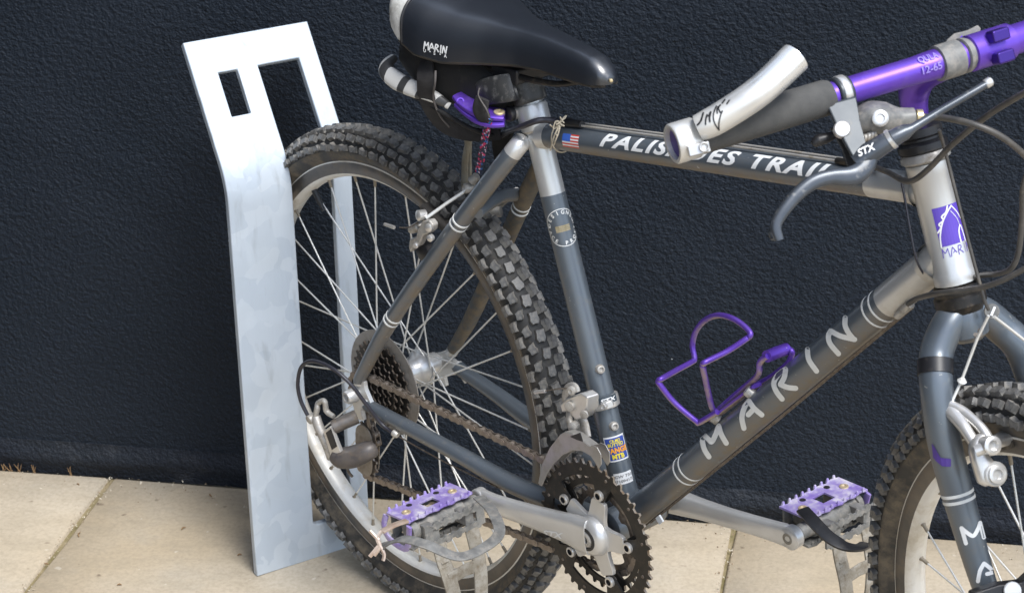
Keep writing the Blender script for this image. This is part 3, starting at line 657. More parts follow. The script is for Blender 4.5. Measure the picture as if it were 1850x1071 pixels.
# pedals with toe clips hanging upside down
def pedal(base, sg, tilt):
    y0 = base
    ct, s2 = math.cos(tilt), math.sin(tilt); ex = V(ct, 0, s2); ez = V(-s2, 0, ct); ey = V(0, sg, 0)
    q = lambda x, y, z: y0+ex*x+ey*y+ez*z
    bo = MB(); cyl(bo, q(0, -.004, 0), q(0, .020, 0), .0085, .0100, 18); cyl(bo, q(0, .020, 0), q(0, .088, 0), .0125, .0110, 18); cyl(bo, q(0, .088, 0), q(0, .097, 0), .0135, .0120, 18)
    box(bo, q(0, .030, 0), (ex, ey, ez), (.030, .006, .008)); box(bo, q(0, .080, 0), (ex, ey, ez), (.030, .006, .008))
    po = part('pedal', bo, m_cagegrey(), ROOT, bevel=.0012)
    for sx in (-1, 1):                          # the two cage plates, toothed along both edges
        mb = MB(); out = []; N = 12
        for i in range(N):
            yv = .010+.088*i/N; z = .0155 if i % 2 else .0125
            out += [q(0, yv, z), q(0, yv+.088/N*.75, z)]
        low = [p-ez*2*((p-y0)@ez) for p in reversed(out)]
        poly = out+low; n_ = len(poly)
        c = q(sx*.031, .054, 0); outer = [p+ex*sx*.031 for p in poly]
        inner = [c+(p-c)*V(1, .74, 1)*1.0 for p in outer]
        inner = [p-ez*((p-y0)@ez)*.52 for p in inner]
        ringplate(mb, outer, inner, ex, .0028); part('cage_plate', mb, m_cagegrey(), po, 30)
    # top and bottom plates that join the cages
    for sz in (1, -1):
        mb = MB(); tz = .0170*sz; out = []
        for i in range(10):
            yv = .006+.096*i/9; out.append(q(-.034+(.003 if i % 2 else 0), yv, tz))
        for i in range(10):
            yv = .102-.096*i/9; out.append(q(.012-(.003 if i % 2 else 0), yv, tz))
        cc = q(-.011, .054, tz); inn = [q(-.011+max(-.0085, min(.0085, ((p-cc)@ex)*.45)), .054+sg*((p-cc)@V(0, 1, 0))*.20, tz) for p in out]
        ringplate(mb, out, inn, ez, .0030)
        for i in range(9):                      # small raised teeth along both edges
            yv = .012+.0105*i
            for ex_ in (-.033, .0105): box(mb, q(ex_, yv, tz+.0026), (ex, ey, ez), (.0016, .0022, .0026), taper=.55)
        part('foot_plate', mb, m_purplew() if sz > 0 else m_cagegrey(), po, 30, bevel=.0005)
        if sz < 0: continue
        for yv in (.020, .088):
            mb = MB(); lathe(mb, q(-.011, yv, tz+.0012), ez, [(.0058, 0), (.0052, .0016), (.0030, .0018), (.0024, .0006), (0, .0006)], 16)
            part('plate_screw', mb, mat('brassy_screw', (.55, .44, .25), .4, .5, (.6, .5, .38), 60), po)
        for yv in (.034, .074):
            mb = MB(); lathe(mb, q(-.024, yv, tz+.0012), ez, [(.0038, 0), (.0036, .0008), (.0, .0008)], 14)
            part('plate_hole', mb, m_black(), po)
    mb = MB(); sweep(mb, spline([q(-.033, .1015, .014), q(-.036, .1045, .0), q(-.030, .103, -.015), q(0, .102, -.018), q(.012, .1025, .013)], 5), .004, .0018, up=ey, n=8, p=4); part('end_plate', mb, m_purplew(), po)
    return po, q, ex, ey, ez
rp, q, ex, ey, ez = pedal(-cd*.1713+V(0, -.092, 0), -1, .10)
# right toe clip: a grey frame hanging below the pedal, front towards the viewer
def toeclip(po, q, sg):
    tc = MB()
    f = lambda x, y, z: q(x, y, z)
    sweep(tc, spline([f(.030, .030, -.010), f(.034, .030, -.030), f(.040, .032, -.060), f(.040, .036, -.095), f(.034, .040, -.125)], 6), .0098, .0019, up=V(1, 0, 0), n=8, p=4)
    sweep(tc, spline([f(.030, .078, -.010), f(.034, .078, -.030), f(.040, .076, -.060), f(.040, .072, -.095), f(.034, .066, -.125)], 6), .0098, .0019, up=V(1, 0, 0), n=8, p=4)
    sweep(tc, [f(.0395, .030, -.056), f(.0405, .054, -.053), f(.0395, .078, -.056)], .0085, .0016, up=V(1, 0, 0), n=8, p=4)
    sweep(tc, [f(.036, .036, -.112), f(.037, .054, -.116), f(.036, .070, -.112)], .0080, .0016, up=V(1, 0, 0), n=8, p=4)
    for yv in (.030, .078):
        for zz in (-.034, -.040, -.046): box(tc, f(.0375, yv, zz), (V(0, 1, 0), V(0, 0, 1), V(1, 0, 0)), (.005, .001, .0012))
    part('toe_clip', tc, m_mud(), po, bevel=.0005)
toeclip(rp, q, -1)
mb = MB()                                       # leather strap of the toe clip, a wide loop seen from the front
D0 = 2.25
path = [dp(864, 897, 2.30), dp(889, 922, 2.26), dp(902, 962, 2.22), dp(872, 990, 2.19), dp(828, 1005, 2.17), dp(772, 984, 2.17), dp(728, 973, 2.19), dp(700, 983, 2.215), dp(690, 990, 2.22)]
sweep(mb, spline(path, 8), .0066, .0011, up=V(.25, -.1, 1), n=8, p=5)
part('pedal_strap', mb, m_cagegrey(), rp, 30)
mb = MB()
for pts in ([(690, 958), (682, 972), (686, 986), (676, 1003)], [(686, 985), (694, 1000), (692, 1012)], [(684, 986), (668, 1005)], [(684, 975), (668, 958)]): sweep(mb, spline([dp(u, v, 2.215) for u, v in pts], 5), .0017, .0026, n=6)
sweep(mb, spline([dp(690, 960, 2.215), dp(712, 948, 2.225), dp(735, 940, 2.235)], 5), .0042, .0014, up=V(0, 0, 1), n=8, p=4)
part('strap_buckle', mb, mat('rusty_pale_steel', (.60, .50, .42), .45, .5, (.45, .33, .25), 60), rp, 30)
lp, ql, _, _, _ = pedal(cd*.1713+V(0, .090, 0), 1, .02)
toeclip(lp, ql, 1)
mb = MB(); dl = depth_of(cd*.171+V(0, .1, 0))
path = [dp(1450, 920, dl-.03), dp(1466, 937, dl-.05), dp(1496, 968, dl-.07), dp(1526, 985, dl-.075), dp(1552, 988, dl-.06), dp(1565, 982, dl-.03)]
sweep(mb, spline(path, 8), .0075, .0019, up=V(.15, -.25, 1), n=8, p=5); part('pedal_strap', mb, m_black(), lp, 30)

# ------------------------------------------------------------------ chain: every link an object
ch = MB(); lathe(ch, (0, 0, 0), Y, [(.001, -.0005), (.001, .0005)], 6)
R0, R1 = .0243, .0525
C0 = V(A[0], -.0585, A[2]); C1 = V(0, -.0400, 0)
PU = V(-.4210, -.060, -.0270); PL = V(-.4230, -.062, -.0650); RP = .0205
def arcpts(c, r, a0, a1, y, n=30): return [V(c[0]+r*math.cos(a), y, c[2]+r*math.sin(a)) for a in np.linspace(a0, a1, n)]
path = []
dx = C1[0]-C0[0]; dz = C1[2]-C0[2]; base = math.atan2(dz, dx); Ld = math.hypot(dx, dz)
te = base+math.pi/2+math.asin((R1-R0)/Ld)       # outer tangent on top
path += arcpts(C1, R1, te, te-math.pi-.02-math.asin((R1)/Ld)*0, C1[1], 60)
path += arcpts(PL, RP, math.radians(-62), math.radians(-235), PL[1], 24)
path += arcpts(PU, RP*.98, math.radians(-50), math.radians(60), PU[1], 16)
path += arcpts(C0, R0, math.radians(-70), -2*math.pi+te, C0[1], 40)
path = [np.asarray(p) for p in path]; path.append(path[0])
seg = [np.linalg.norm(path[i+1]-path[i]) for i in range(len(path)-1)]; cum = np.concatenate([[0], np.cumsum(seg)]); Ltot = cum[-1]
NL = int(round(Ltot/.0127)); NL += NL % 2; pitch = Ltot/NL
pos = [V(*[np.interp(k*pitch, cum, [p[j] for p in path]) for j in range(3)]) for k in range(NL)]
chain = part('chain', ch, m_rust(), ROOT)
def linkmesh(outer):
    mb = MB(); hw = .0034 if outer else .0022; th = .0010; hp = pitch/2
    prof_ = []
    for k in range(5): a = math.radians(90+180*k/4); prof_.append((-hp+.0042*math.cos(a), .0042*math.sin(a)))
    prof_.append((0, -.0030))
    for k in range(5): a = math.radians(-90+180*k/4); prof_.append((hp+.0042*math.cos(a), .0042*math.sin(a)))
    prof_.append((0, .0030))
    for sgn in (-1, 1): plate(mb, [V(x, sgn*hw, z) for x, z in prof_], (0, 1, 0), th)
    for x in (-hp, hp): lathe(mb, (x, -hw-.0008 if outer else -hw, 0), Y, [(.0019 if outer else .0038, 0), (.0019 if outer else .0038, 2*hw+(.0016 if outer else 0))], 8)
    return mb.mesh('chain_link', m_chain())
LM = [linkmesh(True), linkmesh(False)]
for k in range(NL):
    a, b = pos[k], pos[(k+1) % NL]; c = (a+b)/2; t = nz(b-a); yv = nz(Y-t*t[1]); z = np.cross(t, yv)
    o = bpy.data.objects.new('chain_link', LM[k % 2]); COL.objects.link(o); o.parent = chain
    o.matrix_local = Matrix(((t[0], yv[0], z[0], c[0]), (t[1], yv[1], z[1], c[1]), (t[2], yv[2], z[2], c[2]), (0, 0, 0, 1)))

# ------------------------------------------------------------------ rear derailleur
rd = MB(); y = -.078
pb = at(620, 760, -.088); pk = at(622, 832, -.085)
cyl(rd, at(645, 752, -.078), at(604, 770, -.104), .0092, .0088, 22); lathe(rd, at(604, 770, -.104), nz(at(604, 770, -.104)-at(645, 752, -.078)), [(.0085, -.001), (.0085, .0015), (.0065, .0025), (.004, .0025), (.0035, .0005), (0, .0005)], 18)
derailleur = part('derailleur', rd, mat('grey_brown_alloy', (.12, .108, .096), .42, .5, (.20, .18, .165), 60, (.18, .13, .08), .7, 110, dcut=.5), ROOT, label='rear derailleur hanging below the cassette')
mb = MB(); plate(mb, [at(586, 777, -.112), at(599, 768, -.110), at(618, 815, -.104), at(600, 824, -.108)], nz(np.cross(at(599, 768, -.110)-at(586, 777, -.112), at(618, 815, -.104)-at(586, 777, -.112))), .006); part('parallelogram_plate', mb, m_white_alloy(), derailleur, bevel=.001)
mb = MB(); plate(mb, [at(589, 781, -.1158), at(597.5, 774.5, -.1138), at(609, 806, -.1088), at(600, 812, -.1118)], nz(np.cross(at(598.5, 780, -.1135)-at(590, 785, -.1155), at(611, 812, -.1085)-at(590, 785, -.1155))), .0016); part('name_plate', mb, m_black(), derailleur)
mb = MB(); sweep(mb, spline([at(604, 818, -.104), at(618, 826, -.100), at(640, 824, -.092), at(664, 814, -.082), at(672, 810, -.076)], 6), [.010, .0155, .0165, .0150, .011], [.009, .0125, .0135, .0125, .010], n=20, p=2.4); part('knuckle', mb, mat('dark_grey_composite', (.075, .068, .068), .45, .1, (.12, .105, .095), 50, (.17, .13, .09), .5, 90), derailleur)
mb = MB(); sweep(mb, spline([at(571, 752, -.108), at(576, 770, -.110), at(590, 800, -.108), at(600, 826, -.104)], 6), [.006, .0065, .0065, .007], n=12)
sweep(mb, spline([at(569, 757, -.110), at(573, 738, -.108), at(575, 728, -.106), at(586, 724, -.104), at(590, 742, -.102), at(603, 752, -.100)], 6), [.0032, .004, .0034, .0034, .0038, .003], n=10); lathe(mb, at(562, 756, -.112), nz(V(0, -1, -.2)), [(.006, -.006), (.006, .004), (.004, .005)], 14); part('link_arm', mb, m_alloyd(), derailleur)
for (c, r_) in ((PU, .0200), (PL, .0200)):
    mb = MB(); toothed(mb, c, 10, c[1], .0024, .006, rootr=.0165, tooth=.0040); lathe(mb, c-Y*.004, Y, [(.0062, 0), (.0062, .008)], 14); part('jockey_wheel', mb, [m_rust(), m_chain()], derailleur, 30)
mb = MB()
for yy, k in ((-.006, 1), (.0065, .92)):
    u = nz(PU-PL); sd = V(u[2], 0, -u[0]); pl = []
    for i in range(9): a = math.radians(180*i/8); pl.append(PU+Y*yy+(sd*math.cos(a)+u*math.sin(a))*.0175*k)
    for i in range(9): a = math.radians(180+180*i/8); pl.append(PL+Y*yy+(sd*math.cos(a)+u*math.sin(a))*.0165*k)
    plate(mb, pl, (0, 1, 0), .0018)
part('cage', mb, mat('brown_stained_steel', (.24, .21, .175), .45, .5, (.33, .30, .26), 60, (.16, .10, .05), .7, 100, dcut=.48), derailleur, bevel=.0005)
mb = MB(); sweep(mb, spline([at(628, 846, -.082), at(631, 854, -.082), at(637, 861, -.080)], 5), .0018, n=8); part('cage_pin', mb, m_rust(), derailleur)

# ------------------------------------------------------------------ front derailleur
fc = at(1093, 724, 0); ss = float(fc@STT); fcen = STT*ss
fd = MB(); ang0 = nz(V(STT[2], 0, -STT[0]))      # forwards, square to the seat tube
lathe(fd, fcen-STT*.0072, STT, [(.0146, 0), (.0178, .0006), (.0182, .003), (.0182, .0115), (.0178, .0138), (.0146, .0144)], 36)
ear = nz(ang0*.9+V(0, -.45, 0)); sweep(fd, [fcen+ear*.014, fcen+ear*.020, fcen+ear*.026], [.0075, .0072, .005], [.0048, .0045, .004], up=STT, n=12, p=3)
lathe(fd, fcen+ear*.0215+V(0, -.006, 0), nz(V(.35, -1, 0)), [(.0042, -.004), (.0042, .0022), (.0036, .0030), (.0020, .0030), (.0018, .0010), (0, .001)], 14)
front_derailleur = part('derailleur', fd, m_white_alloy(), ROOT, bevel=.0006, label='front derailleur clamped round the seat tube')
mb = MB(); yb = -.034
plate(mb, [at(1022, 728, yb), at(1034, 716, yb), at(1060, 706, yb), at(1072, 714, yb), at(1071, 736, yb), at(1062, 752, yb), at(1050, 755, yb), at(1036, 740, yb), at(1026, 742, yb)], (.2, 1, 0), .016)
part('body', mb, m_white_alloy(), front_derailleur, bevel=.002)
mb = MB(); sweep(mb, spline([at(1026, 730, yb-.004), at(1022, 716, yb-.004), at(1028, 702, yb-.004), at(1038, 700, yb-.004), at(1042, 708, yb-.004)], 6), [.0045, .005, .006, .006, .005], [.003]*5, up=Y, n=12, p=3)
lathe(mb, at(1034, 704, yb-.007), nz(V(.3, -1, 0)), [(.0052, 0), (.0052, .004), (.003, .005), (0, .004)], 14); lathe(mb, at(1030, 733, yb-.009), nz(V(.3, -1, 0)), [(.006, 0), (.0058, .003), (.004, .0036), (0, .0036)], 16); lathe(mb, at(1056, 748, yb-.010), nz(V(.3, -1, 0)), [(.0052, 0), (.005, .002), (0, .0025)], 14)
part('lever', mb, m_alloyd(), front_derailleur)
mb = MB(); sweep(mb, [at(1030, 738, yb-.004), at(1029, 758, yb-.008), at(1034, 776, yb-.012)], [.0045, .0042, .0042], [.0035], up=Y, n=12, p=3); lathe(mb, at(1034, 771, yb-.014), nz(V(.3, -1, 0)), [(.005, -.008), (.0052, .001), (.003, .002)], 14); sweep(mb, spline([at(1050, 752, yb), at(1056, 768, yb), at(1060, 790, yb-.004)], 5), [.006, .0065, .0068], [.0035], up=Y, n=12, p=3)
part('link', mb, m_alloyd(), front_derailleur)
mb = MB(); yo = -.0615
def fan(pix, yy, th=.0016): plate(mb, [at(u, v, yy) for u, v in pix], (0, 1, 0), th)
cgp = [(973, 872), (980, 838), (994, 808), (1011, 786), (1022, 780), (1036, 784), (1054, 797), (1066, 806), (1074, 801), (1084, 805), (1091, 818), (1092, 836), (1087, 843), (1079, 834), (1068, 823), (1052, 814), (1036, 813), (1018, 821), (1000, 838), (988, 858), (979, 878)]
op = [at(u, v, yo) for u, v in cgp]
for i in range(8, 13): op[i] = op[i]-Y*.004
plate(mb, op, (0, 1, 0), .0017); ip = [p+Y*.0125-V(0, 0, .002) for p in op]; plate(mb, ip, (0, 1, 0), .0015)
for i in (3, 4, 5, 6): plate(mb, [op[i], op[i+1], ip[i+1], ip[i]], np.cross(op[i+1]-op[i], Y), .0014)
part('chain_cage', mb, mat('satin_steel_cage', (.36, .345, .32), .32, .6, (.46, .44, .41), 40, (.24, .20, .15), .6, 50, dcut=.5), front_derailleur, 30, bevel=.0006)
mb = MB(); plate(mb, [at(1030, 788, yo-.0012), at(1048, 781, yo-.0012), at(1053, 797, yo-.0012), at(1043, 794, yo-.0012)], (0, 1, 0), .0012); part('cage_socket', mb, m_black(), front_derailleur)
mb = MB(); sweep(mb, spline([at(1032, 701, yb-.006), at(1010, 702, yb-.008), at(984, 706, yb-.010)], 5), .0008, n=6); part('cable_tail', mb, m_rust(), front_derailleur)
mb = MB(); cyl(mb, at(985, 706, yb-.010), at(967, 708.5, yb-.0115), .0022, .0024, 10); part('cable_end_cap', mb, m_white_alloy(), front_derailleur)

# ------------------------------------------------------------------ fork and headset
fk = MB()
lathe(fk, SF(0, 0, .0855), HD, [(.0165, 0), (.0215, .002), (.0225, .007), (.0215, .010), (.0235, .012), (.0235, .020), (.0200, .024), (.0185, .028)], 32, [0]*7)
hs = part('headset', fk, m_blackmetal(), ROOT)
mb = MB(); lathe(mb, SF(0, 0, -.0275), -HD, [(.0195, 0), (.0225, .002), (.0225, .006), (.0205, .009)], 32); part('lower_cup', mb, m_alloyd(), hs)
mb = MB(); lathe(mb, SF(0, 0, -.0365), -HD, [(.0200, 0), (.0225, .002), (.0225, .008), (.0180, .011), (.0180, .013), (.0205, .015), (.0205, .022), (.0150, .025)], 32); part('lock_nut', mb, m_black(), hs)
fo = MB()
lathe(fo, SF(0, 0, .111), HD, [(.0185, 0), (.0195, .004), (.0200, .014), (.0185, .024), (.012, .029)], 28)
fork = part('fork', fo, GREY, ROOT)
axd = float((FX-T)@HD); axf = float((FX-T)@FW)
for sg in (-1, 1):
    P = [SF(sg*.003, 0, .110), SF(sg*.020, 0, .121), SF(sg*.036, -.001, .140), SF(sg*.046, .004, .159), SF(sg*.051, .005, .186), SF(sg*.0535, .004, .219), SF(sg*.054, .005, .26), SF(sg*.0535, .007, .303), SF(sg*.053, .010, .35), SF(sg*.052, .024, .44), SF(sg*.053, axf, axd)]
    mb = MB(); sweep(mb, spline(P, 9), [.0152, .0152, .0152, .0152, .0154, .0154, .0148, .0136, .0119, .0100, .0088], n=26); fb_ = part('fork_blade', mb, GREY, fork); blade = fb_ if sg < 0 else blade
RBP = spline([SF(-.020, 0, .121), SF(-.036, -.001, .140), SF(-.046, .004, .159), SF(-.051, .005, .186), SF(-.0535, .004, .219), SF(-.054, .005, .26), SF(-.0535, .007, .303)], 12)
def bandat(mb, dn, w, r):
    i = min(range(1, len(RBP)-1), key=lambda k: abs((RBP[k]-T)@HD-dn)); d = nz(RBP[i+1]-RBP[i-1]); c = RBP[i]+d*((dn-(RBP[i]-T)@HD)/(d@HD)); q = [c-d*w/2, c, c+d*w/2]
    lathe(mb, c, d, [(r-.001, -w/2-.0002), (r+.0004, -w/2), (r+.0004, w/2), (r-.001, w/2+.0002)], 30, 0, cap=False)
for dn in (.2665, .2725): mb = MB(); bandat(mb, dn, .0028, .0146); part('painted_band', mb, m_decal(), fork)
mb = MB(); bandat(mb, .152, .0135, .0158); part('rubber_band', mb, m_black(), fork)

# ------------------------------------------------------------------ stem, handlebar, grip, bar end
st_ = MB(); c0 = SF(0, 0, -.040); c1 = SF(0, .002, -.092)
sweep(st_, spline([c0, SF(0, .001, -.07), SF(0, .008, -.092), SF(0, .035, -.108), BAR-FW*.022], 7), [.0112, .0112, .0140, .0150, .0155], n=24)
lathe(st_, BAR-LAT*.021, LAT, [(.0138, 0), (.0153, .001), (.0153, .041), (.0138, .042)], 30)
stem = part('stem', st_, m_purple(), ROOT)
hbm = MB(); SW = .09
def barp(l): return BAR-LAT*l-FW*(max(0, abs(l)-.04)*SW*1.05) if l >= 0 else BAR-LAT*l-FW*(max(0, -l-.04)*SW*1.05)
ls = [-.285, -.2, -.12, -.075, -.06, -.045, 0, .045, .06, .075, .12, .2, .28]
sweep(hbm, [barp(l) for l in ls], [.0112]*3+[.0114, .0122, .0127, .0127, .0127, .0122, .0114]+[.0112]*3, n=28)
handlebar = part('handlebar', hbm, m_purple(), ROOT)
mb = MB(); sweep(mb, [barp(l) for l in (.150, .154, .20, .266, .270)], [.0132, .0146, .0150, .0150, .0140], n=26); part('grip', mb, m_foam(), handlebar)
mb = MB(); sweep(mb, [barp(l) for l in (-.15, -.154, -.2, -.27)], [.0132, .0146, .0150, .0150], n=20); part('grip', mb, m_foam(), handlebar)
# clamps on the bar near the stem
mb = MB()
for l0, l1, r in ((.052, .030, .0150),): lathe(mb, barp(l0), nz(barp(l1)-barp(l0)), [(.0125, 0), (r, .0008), (r, .021), (.0125, .022)], 28)
part('clamp_band', mb, m_cagegrey(), handlebar)
mb = MB()
lathe(mb, barp(.028), LAT, [(.0130, 0), (.0148, .001), (.0148, .004), (.0135, .005), (.0135, .009), (.0150, .010), (.0150, .013), (.013, .014)], 28); part('clamp_ring', mb, m_cagegrey(), handlebar)
for dz_ in (.009, -.009):
    mb = MB(); c = BAR+FW*.0165+HD*(-dz_); box(mb, c, (LAT, FW, HD), (.0085, .006, .0052)); part('stem_bolt_lug', mb, mat('deep_purple_alloy', (.055, .026, .22), .3, .6), stem, bevel=.002)
mb = MB(); dd = depth_of(BAR)
plate(mb, [dp(1701, 86, dd+.02), dp(1712, 71, dd+.02), dp(1724, 61, dd+.02), dp(1748, 55, dd+.02), dp(1766, 46, dd+.02), dp(1772, 52, dd+.02), dp(1770, 62, dd+.02), dp(1745, 72, dd+.02), dp(1730, 82, dd+.02)], CAM_D*.8+V(0, .3, .2), .003)
part('bracket', mb, m_cagegrey(), handlebar, bevel=.0007, label='empty grey accessory bracket on the handlebar')
# bar end
be = MB(); b0 = barp(.279); dE = depth_of(b0)
e1 = dp(1437, 104, dE-.012); m1 = dp(1300, 213, dE-.016); m2 = dp(1372, 165, dE-.020)
bp_ = spline([dp(1262, 232, dE-.012), m1, m2, e1], 8)
sweep(be, bp_, [.0106, .0118, .0120, .0124, .0128], n=26, caps=True)
lathe(be, barp(.270), nz(barp(.285)-barp(.270)), [(.0155, 0), (.0165, .001), (.0165, .019), (.0155, .0205), (.0128, .0205), (.0126, .006)], 30, cap=False)
barend = part('bar_end', be, mat('polished_bar_end', (.74, .74, .73), .24, .72, (.78, .78, .77), 6, (.62, .57, .46), .4, 9, dcut=.5), ROOT, 45)
mb = MB(); lathe(mb, barp(.276), nz(barp(.285)-barp(.276)), [(.0127, .0), (.0124, .0105), (.0, .0105)], 24); part('bar_plug', mb, mat('deep_purple_plug', (.05, .025, .20), .5), barend)
lg = MB(); lc = dp(1262, 270, dE-.014); box(lg, lc, (nz(CAM_R+CAM_U*.25), nz(CAM_U-CAM_R*.25), CAM_D), (.0085, .0042, .006)); lathe(lg, dp(1272, 266, dE-.020), -CAM_D, [(.0042, 0), (.0042, .0025), (.0028, .003), (.0022, .001), (0, .001)], 14)
part('pinch_lug', lg, m_alloy(), barend, bevel=.0016)

# ------------------------------------------------------------------ brake lever and shifter on the right
dl = depth_of(barp(.135))
lv = MB(); lathe(lv, barp(.146), nz(barp(.132)-barp(.146)), [(.0114, 0), (.0138, .0008), (.0138, .0125), (.0114, .0135)], 28)
plate(lv, [dp(1491, 188, dl-.012), dp(1546, 173, dl-.012), dp(1552, 214, dl-.016), dp(1561, 256, dl-.024), dp(1569, 290, dl-.034), dp(1548, 300, dl-.036), dp(1534, 276, dl-.030), dp(1512, 236, dl-.020)], CAM_D+CAM_U*.12, .008)
brake_lever = part('brake_lever', lv, mat('grey_cast_alloy', (.052, .060, .068), .36, .4, (.072, .080, .087), 40, (.3, .27, .22), .4, 90, dcut=.6), ROOT, bevel=.0018)
mb = MB(); lathe(mb, barp(.1425), nz(barp(.136)-barp(.1425)), [(.0139, 0), (.0144, .0006), (.0144, .006), (.0139, .0066)], 28); part('clamp_band', mb, m_white_alloy(), brake_lever)
BL = mat('grey_blade_alloy', (.066, .076, .090), .32, .45, (.09, .10, .115), 40, (.42, .40, .36), .6, 90, dcut=.58)
mb = MB(); bl = [dp(1570, 282, dl-.032), dp(1562, 302, dl-.034), dp(1540, 318, dl-.036), dp(1500, 320, dl-.038), dp(1468, 330, dl-.040), dp(1440, 352, dl-.042), dp(1415, 382, dl-.044), dp(1402, 408, dl-.045), dp(1408, 434, dl-.045)]
sweep(mb, spline(bl, 7), [.0072, .0078, .0082, .0062, .0060, .0055, .0050, .0044, .0036], [.0062, .0062, .006, .0052, .005, .0048, .0044, .004, .0032], up=CAM_D, n=18, p=2.6); sweep(mb, spline([dp(1404, 402, dl-.038), dp(1395, 418, dl-.036), dp(1398, 432, dl-.038)], 5), [.0030, .0034, .0024], n=10)
part('lever_blade', mb, BL, brake_lever, 45)
mb = MB(); plate(mb, [dp(1500, 232, dl+.004), dp(1512, 226, dl+.004), dp(1540, 272, dl-.012), dp(1546, 305, dl-.02), dp(1535, 312, dl-.018), dp(1522, 270, dl-.006)], CAM_D, .006); sweep(mb, spline([dp(1508, 244, dl-.002), dp(1492, 250, dl-.004), dp(1478, 254, dl-.004), dp(1469, 262, dl-.004)], 5), [.003, .0046, .005, .003], n=12)
part('release_trigger', mb, m_black(), brake_lever)
mb = MB(); lathe(mb, dp(1521, 234, dl-.026), nz(-CAM_D+CAM_U*.1), [(.0068, -.004), (.0068, .0016), (.0058, .0026), (0, .0030)], 22); part('pivot_screw', mb, m_white_alloy(), brake_lever)
sh = MB(); sweep(sh, spline([dp(1545, 222, dl+.004), dp(1572, 212, dl+.002), dp(1600, 214, dl), dp(1626, 214, dl), dp(1652, 212, dl)], 6), [.011, .0155, .0150, .0095, .0080], [.009, .012, .012, .008, .0072], n=20, p=2.6)
shifter = part('shifter', sh, m_cagegrey(), ROOT, label='dark grey gear shifter pod under the right of the handlebar')
mb = MB(); lathe(mb, dp(1590, 214, dl-.014), -CAM_D, [(.0068, -.004), (.0068, .0012), (.0055, .0020), (.0036, .0020), (.0030, .0008), (0, .0008)], 20); part('cap_screw', mb, m_white_alloy(), shifter)
mb = MB(); sweep(mb, [dp(1560, 250, dl-.004), dp(1568, 248, dl-.004), dp(1576, 243, dl-.004), dp(1582, 240, dl-.004)], .0032, n=10)
for k in range(4): c = dp(1560+6*k, 250-2.5*k, dl-.004); lathe(mb, c, CAM_R, [(.0032, 0), (.0042, .0006), (.0032, .0012)], 10, cap=False)
part('return_spring', mb, m_alloyd(), shifter)
mb = MB(); sweep(mb, [dp(1548, 296, dl-.030), dp(1570, 277, dl-.032), dp(1600, 258, dl-.034), dp(1610, 252, dl-.035)], [.0085, .0088, .0080, .0074], n=20); part('barrel', mb, BL, brake_lever)
mb = MB(); lathe(mb, dp(1606, 254, dl-.0345), nz(dp(1612, 250, dl-.0355)-dp(1606, 254, dl-.0345)), [(.0076, 0), (.0084, .0004), (.0084, .0032), (.0076, .0036)], 20); part('barrel_ring', mb, m_white_alloy(), brake_lever)
mb = MB(); sweep(mb, [dp(1611, 251, dl-.035), dp(1636, 238, dl-.036), dp(1650, 231, dl-.036), dp(1700, 200, dl-.035), dp(1786, 150, dl-.030)], [.0072, .0062, .0036, .0032, .0031], n=14); part('adjuster_rod', mb, BL, brake_lever)
mb = MB(); lathe(mb, dp(1780, 153, dl-.030), nz(CAM_R+CAM_U*.6), [(.0036, 0), (.0040, .001), (.0040, .005), (.003, .0062)], 12); part('end_ferrule', mb, m_white_alloy(), brake_lever)
mb = MB(); lathe(mb, dp(1655, 211.5, dl), nz(dp(1662, 211.5, dl)-dp(1655, 211.5, dl)), [(.0058, 0), (.0062, .0004), (.0062, .005), (.0045, .0056)], 14); part('ferrule', mb, mat('brass_ferrule', (.62, .52, .30), .35, .7), shifter)

# ------------------------------------------------------------------ cables
def cable(pts, r, m, n=8, label=None, nm='cable'):
    mb = MB(); sweep(mb, spline([dp(*p) if len(p) == 3 and p[2] > .5 else np.asarray(p) for p in pts], 10), r, n=n); return part(nm, mb, m, ROOT, 60, label=label)
CB, CK = m_cable(), m_cableblk()
cable([(1660, 211.5, dl), (1690, 212, dl), (1722, 216, dl-.01), (1762, 226, dl-.02), (1800, 242, dl-.02), (1835, 266, dl-.01), (1870, 300, dl+.02)], .0027, CB)
cable([(1583, 303, 1.856), (1605, 312, 1.835), (1632, 326, 1.80), (1652, 325, 1.775), (1680, 303, 1.75), (1724, 258, 1.72), (1790, 205, 1.67), (1860, 163, 1.62)], .0027, CB)
cable([(1862, 300, 1.72), (1848, 340, 1.73), (1846, 400, 1.75), (1840, 455, 1.765), (1826, 485, 1.775), (1800, 495, 1.79), (1770, 498, 1.82), (1700, 520, 1.88)], .0027, CB)
cable([(1640, 549, 1.855), (1660, 538, 1.84), (1700, 529, 1.80), (1760, 522, 1.775), (1805, 509, 1.755), (1850, 486, 1.74), (1900, 455, 1.72)], .0027, CB)
cable([(1626, 318, 1.83), (1633, 350, 1.825), (1645, 420, 1.825), (1656, 470, 1.83), (1672, 500, 1.85), (1688, 522, 1.87)], .0011, CK)
hang = SF(0, .026, .118)
cable([(1697, 235, 1.74), (1708, 275, 1.755), (1740, 400, 1.765), (1775, 530, 1.775), (1786, 560, 1.78)], .0016, CB)
